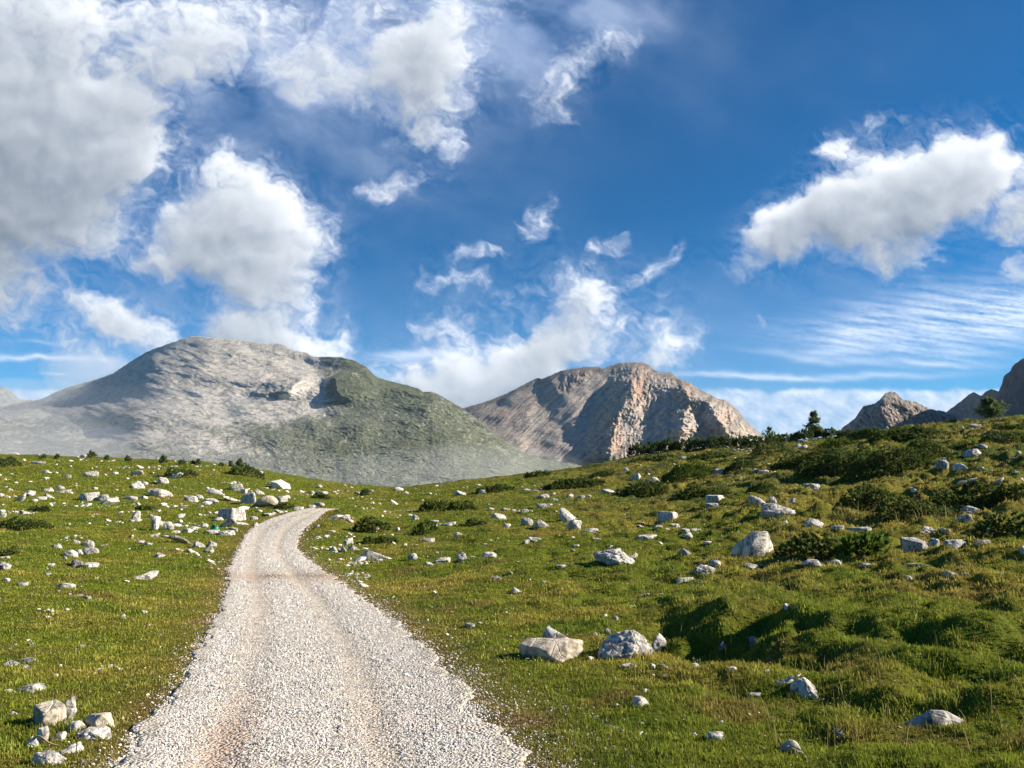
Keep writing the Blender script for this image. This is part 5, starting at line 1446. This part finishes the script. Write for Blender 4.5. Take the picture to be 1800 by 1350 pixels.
# ------------------------------------------------------------------ grass
def blades(rng, x, y, hgt, wid, col, lean_amp=0.45, cl=1.0):
    n = len(x)
    z = ground_h(x, y)
    a = rng.uniform(0, 2 * pi, n); la = rng.uniform(0, 2 * pi, n); lm = lean_amp * rng.random(n) * hgt
    dx, dy = np.cos(a) * wid * .5, np.sin(a) * wid * .5
    lx, ly = np.cos(la) * lm - 0.12 * hgt, np.sin(la) * lm
    z0 = z - 0.01
    b0 = np.stack([x - dx, y - dy, z0], 1); b1 = np.stack([x + dx, y + dy, z0], 1)
    m0 = np.stack([x - dx * .8 + lx * .4, y - dy * .8 + ly * .4, z + hgt * .6], 1); m1 = np.stack([x + dx * .8 + lx * .4, y + dy * .8 + ly * .4, z + hgt * .6], 1)
    t = np.stack([x + lx, y + ly, z + hgt * np.sqrt(np.maximum(1 - (lm / np.maximum(hgt, 1e-4)) ** 2 * .6, .2))], 1)
    V = np.stack([b0, b1, m0, m1, t], 1).reshape(-1, 3)
    i = np.arange(n, dtype=np.int32)[:, None] * 5
    Fc = np.concatenate([i + np.array([0, 1, 3]), i + np.array([0, 3, 2]), i + np.array([2, 3, 4])], 0)
    C = np.repeat(col, 5, 0)
    return V, Fc, C

def grass_mat():
    mt, nt, out = new_mat("meadow_grass")
    c = attr_col(nt)
    d = N(nt, "ShaderNodeBsdfDiffuse"); t = N(nt, "ShaderNodeBsdfTranslucent"); mx = N(nt, "ShaderNodeMixShader")
    mx.inputs[0].default_value = 0.35
    nt.links.new(c, d.inputs[0]); nt.links.new(c, t.inputs[0])
    nt.links.new(d.outputs[0], mx.inputs[1]); nt.links.new(t.outputs[0], mx.inputs[2]); nt.links.new(mx.outputs[0], out.inputs[0])
    return mt
GRASS = grass_mat()

def build_grass():
    rng = np.random.default_rng(9)
    nc = 135000
    cx, cy = scatter_xy(rng, nc, 2.9, 95, 0.60)
    k = rng.integers(4, 8, nc)
    x = np.repeat(cx, k); y = np.repeat(cy, k)
    sp = 0.012 + 0.0042 * y
    x = x + rng.normal(0, 1, len(x)) * sp; y = y + rng.normal(0, 1, len(y)) * sp
    po = path_out(x, y)
    e = po + 0.22 * fbm2(x * 1.3, y * 1.3, 4, 651)
    keep = rng.random(len(x)) < sstep(-0.12, 0.22, e)
    x, y, e = x[keep], y[keep], e[keep]
    # grass grown up against the rocks
    fx, fy, fe = [], [], []
    for (qx, qy, qa, qb) in ROCK_FOOT:
        if qy > 48: continue
        nn = int(np.clip(4200 * qa / qy, 30, 420))
        an = rng.uniform(0, 2 * pi, nn); rr = rng.uniform(0.98, 1.28, nn)
        fx.append(qx + np.cos(an) * (qa * rr + 0.01)); fy.append(qy + np.sin(an) * (qb * rr + 0.01)); 
    fx = np.concatenate(fx); fy = np.concatenate(fy)
    foot = np.concatenate([np.zeros(len(x)), np.ones(len(fx))])
    x = np.concatenate([x, fx]); y = np.concatenate([y, fy]); e = np.concatenate([e, np.full(len(fx), 1.0)])
    dry, brown, verge, lush = meadow(x, y)
    tus = sstep(0.15, 0.8, fbm2(x / 0.42, y / 0.36, 3, 661) + 0.2)
    right = sstep(0, 5, x)
    h = (0.019 + 0.024 * tus * (0.5 + right) + 0.014 * lush + 0.012 * dry) * rng.lognormal(0, 0.32, len(x)) * (0.45 + 0.55 * sstep(0, 0.8, e))
    h = h * (1 + 0.5 * foot)
    h = h * (1 + 0.012 * np.clip(y - 8, 0, 60))
    w = (0.0019 + 0.00075 * y) * rng.uniform(0.7, 1.3, len(x))
    h = np.maximum(h, w * 1.6)
    c = meadow_col(x, y)
    br = rng.lognormal(0, 0.28, (len(x), 1))
    hue = rng.random((len(x), 1))
    straw = np.array([0.30, 0.24, 0.085]); c = np.where(hue < 0.05 + 0.12 * dry[:, None], straw * 0.8, c)
    c = c * br * 1.75 * (0.8 + 0.35 * tus[:, None])
    c = np.clip(c, 0.004, 0.6)
    V, Fc, C = blades(rng, x, y, h, w, c, 0.95)
    o = link("grass", mesh_np("grass", V, Fc, False, C), GRASS)
    tag(o, "short yellow green alpine grass covering the rolling meadow", "grass", kind='stuff')
    print("blades", len(x))
    # bents: thin pale stalks standing above the turf
    cx, cy = scatter_xy(rng, 2600, 3.2, 34, 0.60)
    m = (fbm2(cx / 1.6, cy / 1.4, 3, 671) + 0.30 * sstep(0, 3, cx) > 0.22) & (path_out(cx, cy) > 0.7)
    cx, cy = cx[m], cy[m]
    ux, uy, _, _ = on_ground(rng.uniform(1480, 1690, 90), rng.uniform(905, 922, 90))
    cx = np.concatenate([cx, ux]); cy = np.concatenate([cy, uy])
    hh = np.concatenate([rng.uniform(0.09, 0.22, len(cx) - 90), rng.uniform(0.25, 0.5, 90)])
    col = np.array([0.34, 0.27, 0.12]) * rng.uniform(0.6, 1.2, (len(cx), 1))
    V, Fc, C = blades(rng, cx, cy, hh, 0.0022 + 0.00045 * cy, col, 0.5)
    o = link("dry_stalks", mesh_np("dry_stalks", V, Fc, False, C), GRASS)
    tag(o, "thin pale dry grass stalks standing above the turf", "grass", kind='stuff')
    # flower heads
    cx, cy = scatter_xy(rng, 2600, 3.2, 26, 0.60)
    m = (fbm2(cx / 1.2 + 5, cy / 1.2, 3, 681) > 0.10) & (path_out(cx, cy) > 0.5)
    cx, cy = cx[m], cy[m]
    d, f = ico(1); nv = len(d); n = len(cx)
    z = ground_h(cx, cy) + rng.uniform(0.03, 0.09, n)
    s = (0.0030 + 0.00045 * cy) * rng.uniform(0.6, 1.3, n)
    V = d[None] * s[:, None, None] * np.array([1, 1, 0.6]) + np.stack([cx, cy, z], 1)[:, None]
    Fc = (f[None] + (np.arange(n) * nv)[:, None, None]).reshape(-1, 3)
    kind = rng.random(n)
    col = np.where(kind[:, None] < 0.75, np.array([[0.62, 0.60, 0.50]]), np.where(kind[:, None] < 0.95, np.array([[0.55, 0.42, 0.05]]), np.array([[0.16, 0.10, 0.34]])))
    o = link("wildflowers", mesh_np("wildflowers", V.reshape(-1, 3), Fc, False, np.repeat(col, nv, 0)), GRASS)
    tag(o, "tiny white and yellow wildflower heads dotting the grass", "flowers", kind='stuff')
build_grass()
# ------------------------------------------------------------------ air
HAZE_DENSITY = 0.000019
def vol_mat(name, dens, col, aniso=0.0):
    mt, nt, out = new_mat(name)
    v = nt.nodes.new("ShaderNodeVolumePrincipled")
    v.inputs['Density'].default_value = dens; v.inputs['Color'].default_value = (*col, 1); v.inputs['Anisotropy'].default_value = aniso
    nt.links.new(v.outputs[0], out.inputs['Volume'])
    return mt
def build_haze():
    zs = [float(np.min([v.co.z for v in GROUND.data.vertices]))] if False else None
    n = len(GROUND.data.vertices); a = np.empty(n * 3, np.float32); GROUND.data.vertices.foreach_get("co", a)
    lo = float(a[2::3].min()) - 1.0
    hi = 0.0; R = 0.0
    for o in SC.objects:
        if o.type == 'MESH' and o.name.split('.')[0] in ('mountain', 'ground'):
            n = len(o.data.vertices); b = np.empty(n * 3, np.float32); o.data.vertices.foreach_get("co", b)
            lo = min(lo, float(b[2::3].min()) - 1.0)
            hi = max(hi, float(b[2::3].max())); R = max(R, float(np.abs(b[0::3]).max()), float(np.abs(b[1::3]).max()))
    hi += 15; R += 20
    bm = bmesh.new(); bmesh.ops.create_cube(bm, size=1.0)
    m = bpy.data.meshes.new("haze"); bm.to_mesh(m); bm.free()
    o = link("haze", m, vol_mat("thin_air_haze", HAZE_DENSITY, (0.52, 0.74, 1.0)))
    o.scale = (2 * R, 2 * R, hi - lo); o.location = (0, 0, (hi + lo) / 2)
    tag(o, "thin bluish mountain haze filling the air", "haze", kind='stuff')
    print("haze box", R, lo, hi)

build_haze()
def mist(u, v, D, ru, rv, rd, tau):
    """a bank of valley mist: a flattened closed body of even density, thin at its rim"""
    dx, dz = ray_dir(u, v)
    d, f = ico(5)
    bx = ru * D / F; bz = rv * D / F
    q = 1 + 0.28 * fbm3(d * 1.6 + D / 100, 3, int(u) % 97)
    V = d * q[:, None] * np.array([bx, rd, bz])
    m = mesh_np("mist", V, f, True)
    o = link("mist", m, vol_mat("valley_mist", tau / (2 * rd), (0.93, 0.96, 1.0)))
    o.location = (dx * D, D, CAM_Z + dz * D)
    return o
for k, (u, v, D, ru, rv, rd, tau, lab) in enumerate([
    (120, 850, 1000, 420, 80, 170, 0.12, "pale mist lying along the foot of the broad left mountain"),
    (20, 775, 1500, 210, 60, 160, 0.26, "brightest mist bank low on the mountain at the left border"),
    (330, 825, 1250, 330, 40, 150, 0.10, "faint mist over the karst slopes above the left skyline"),
    (800, 850, 1150, 250, 70, 140, 0.18, "thin mist filling the saddle right of the green shoulder"),
    (880, 825, 1500, 150, 44, 120, 0.10, "narrow mist streak above the saddle before the red grey mountain"),
    (260, 830, 2300, 640, 150, 420, 0.12, "wide veil of haze before the lower half of the broad mountain"),
    (165, 660, 3900, 80, 42, 260, 0.60, "grey cloud rag clinging to the left ridge"),
    (60, 690, 3600, 110, 26, 260, 0.25, "thin cloud rag over the low left ridge"),
]):
    tag(mist(u, v, D, ru, rv, rd, tau), lab, "mist", None, 'stuff')
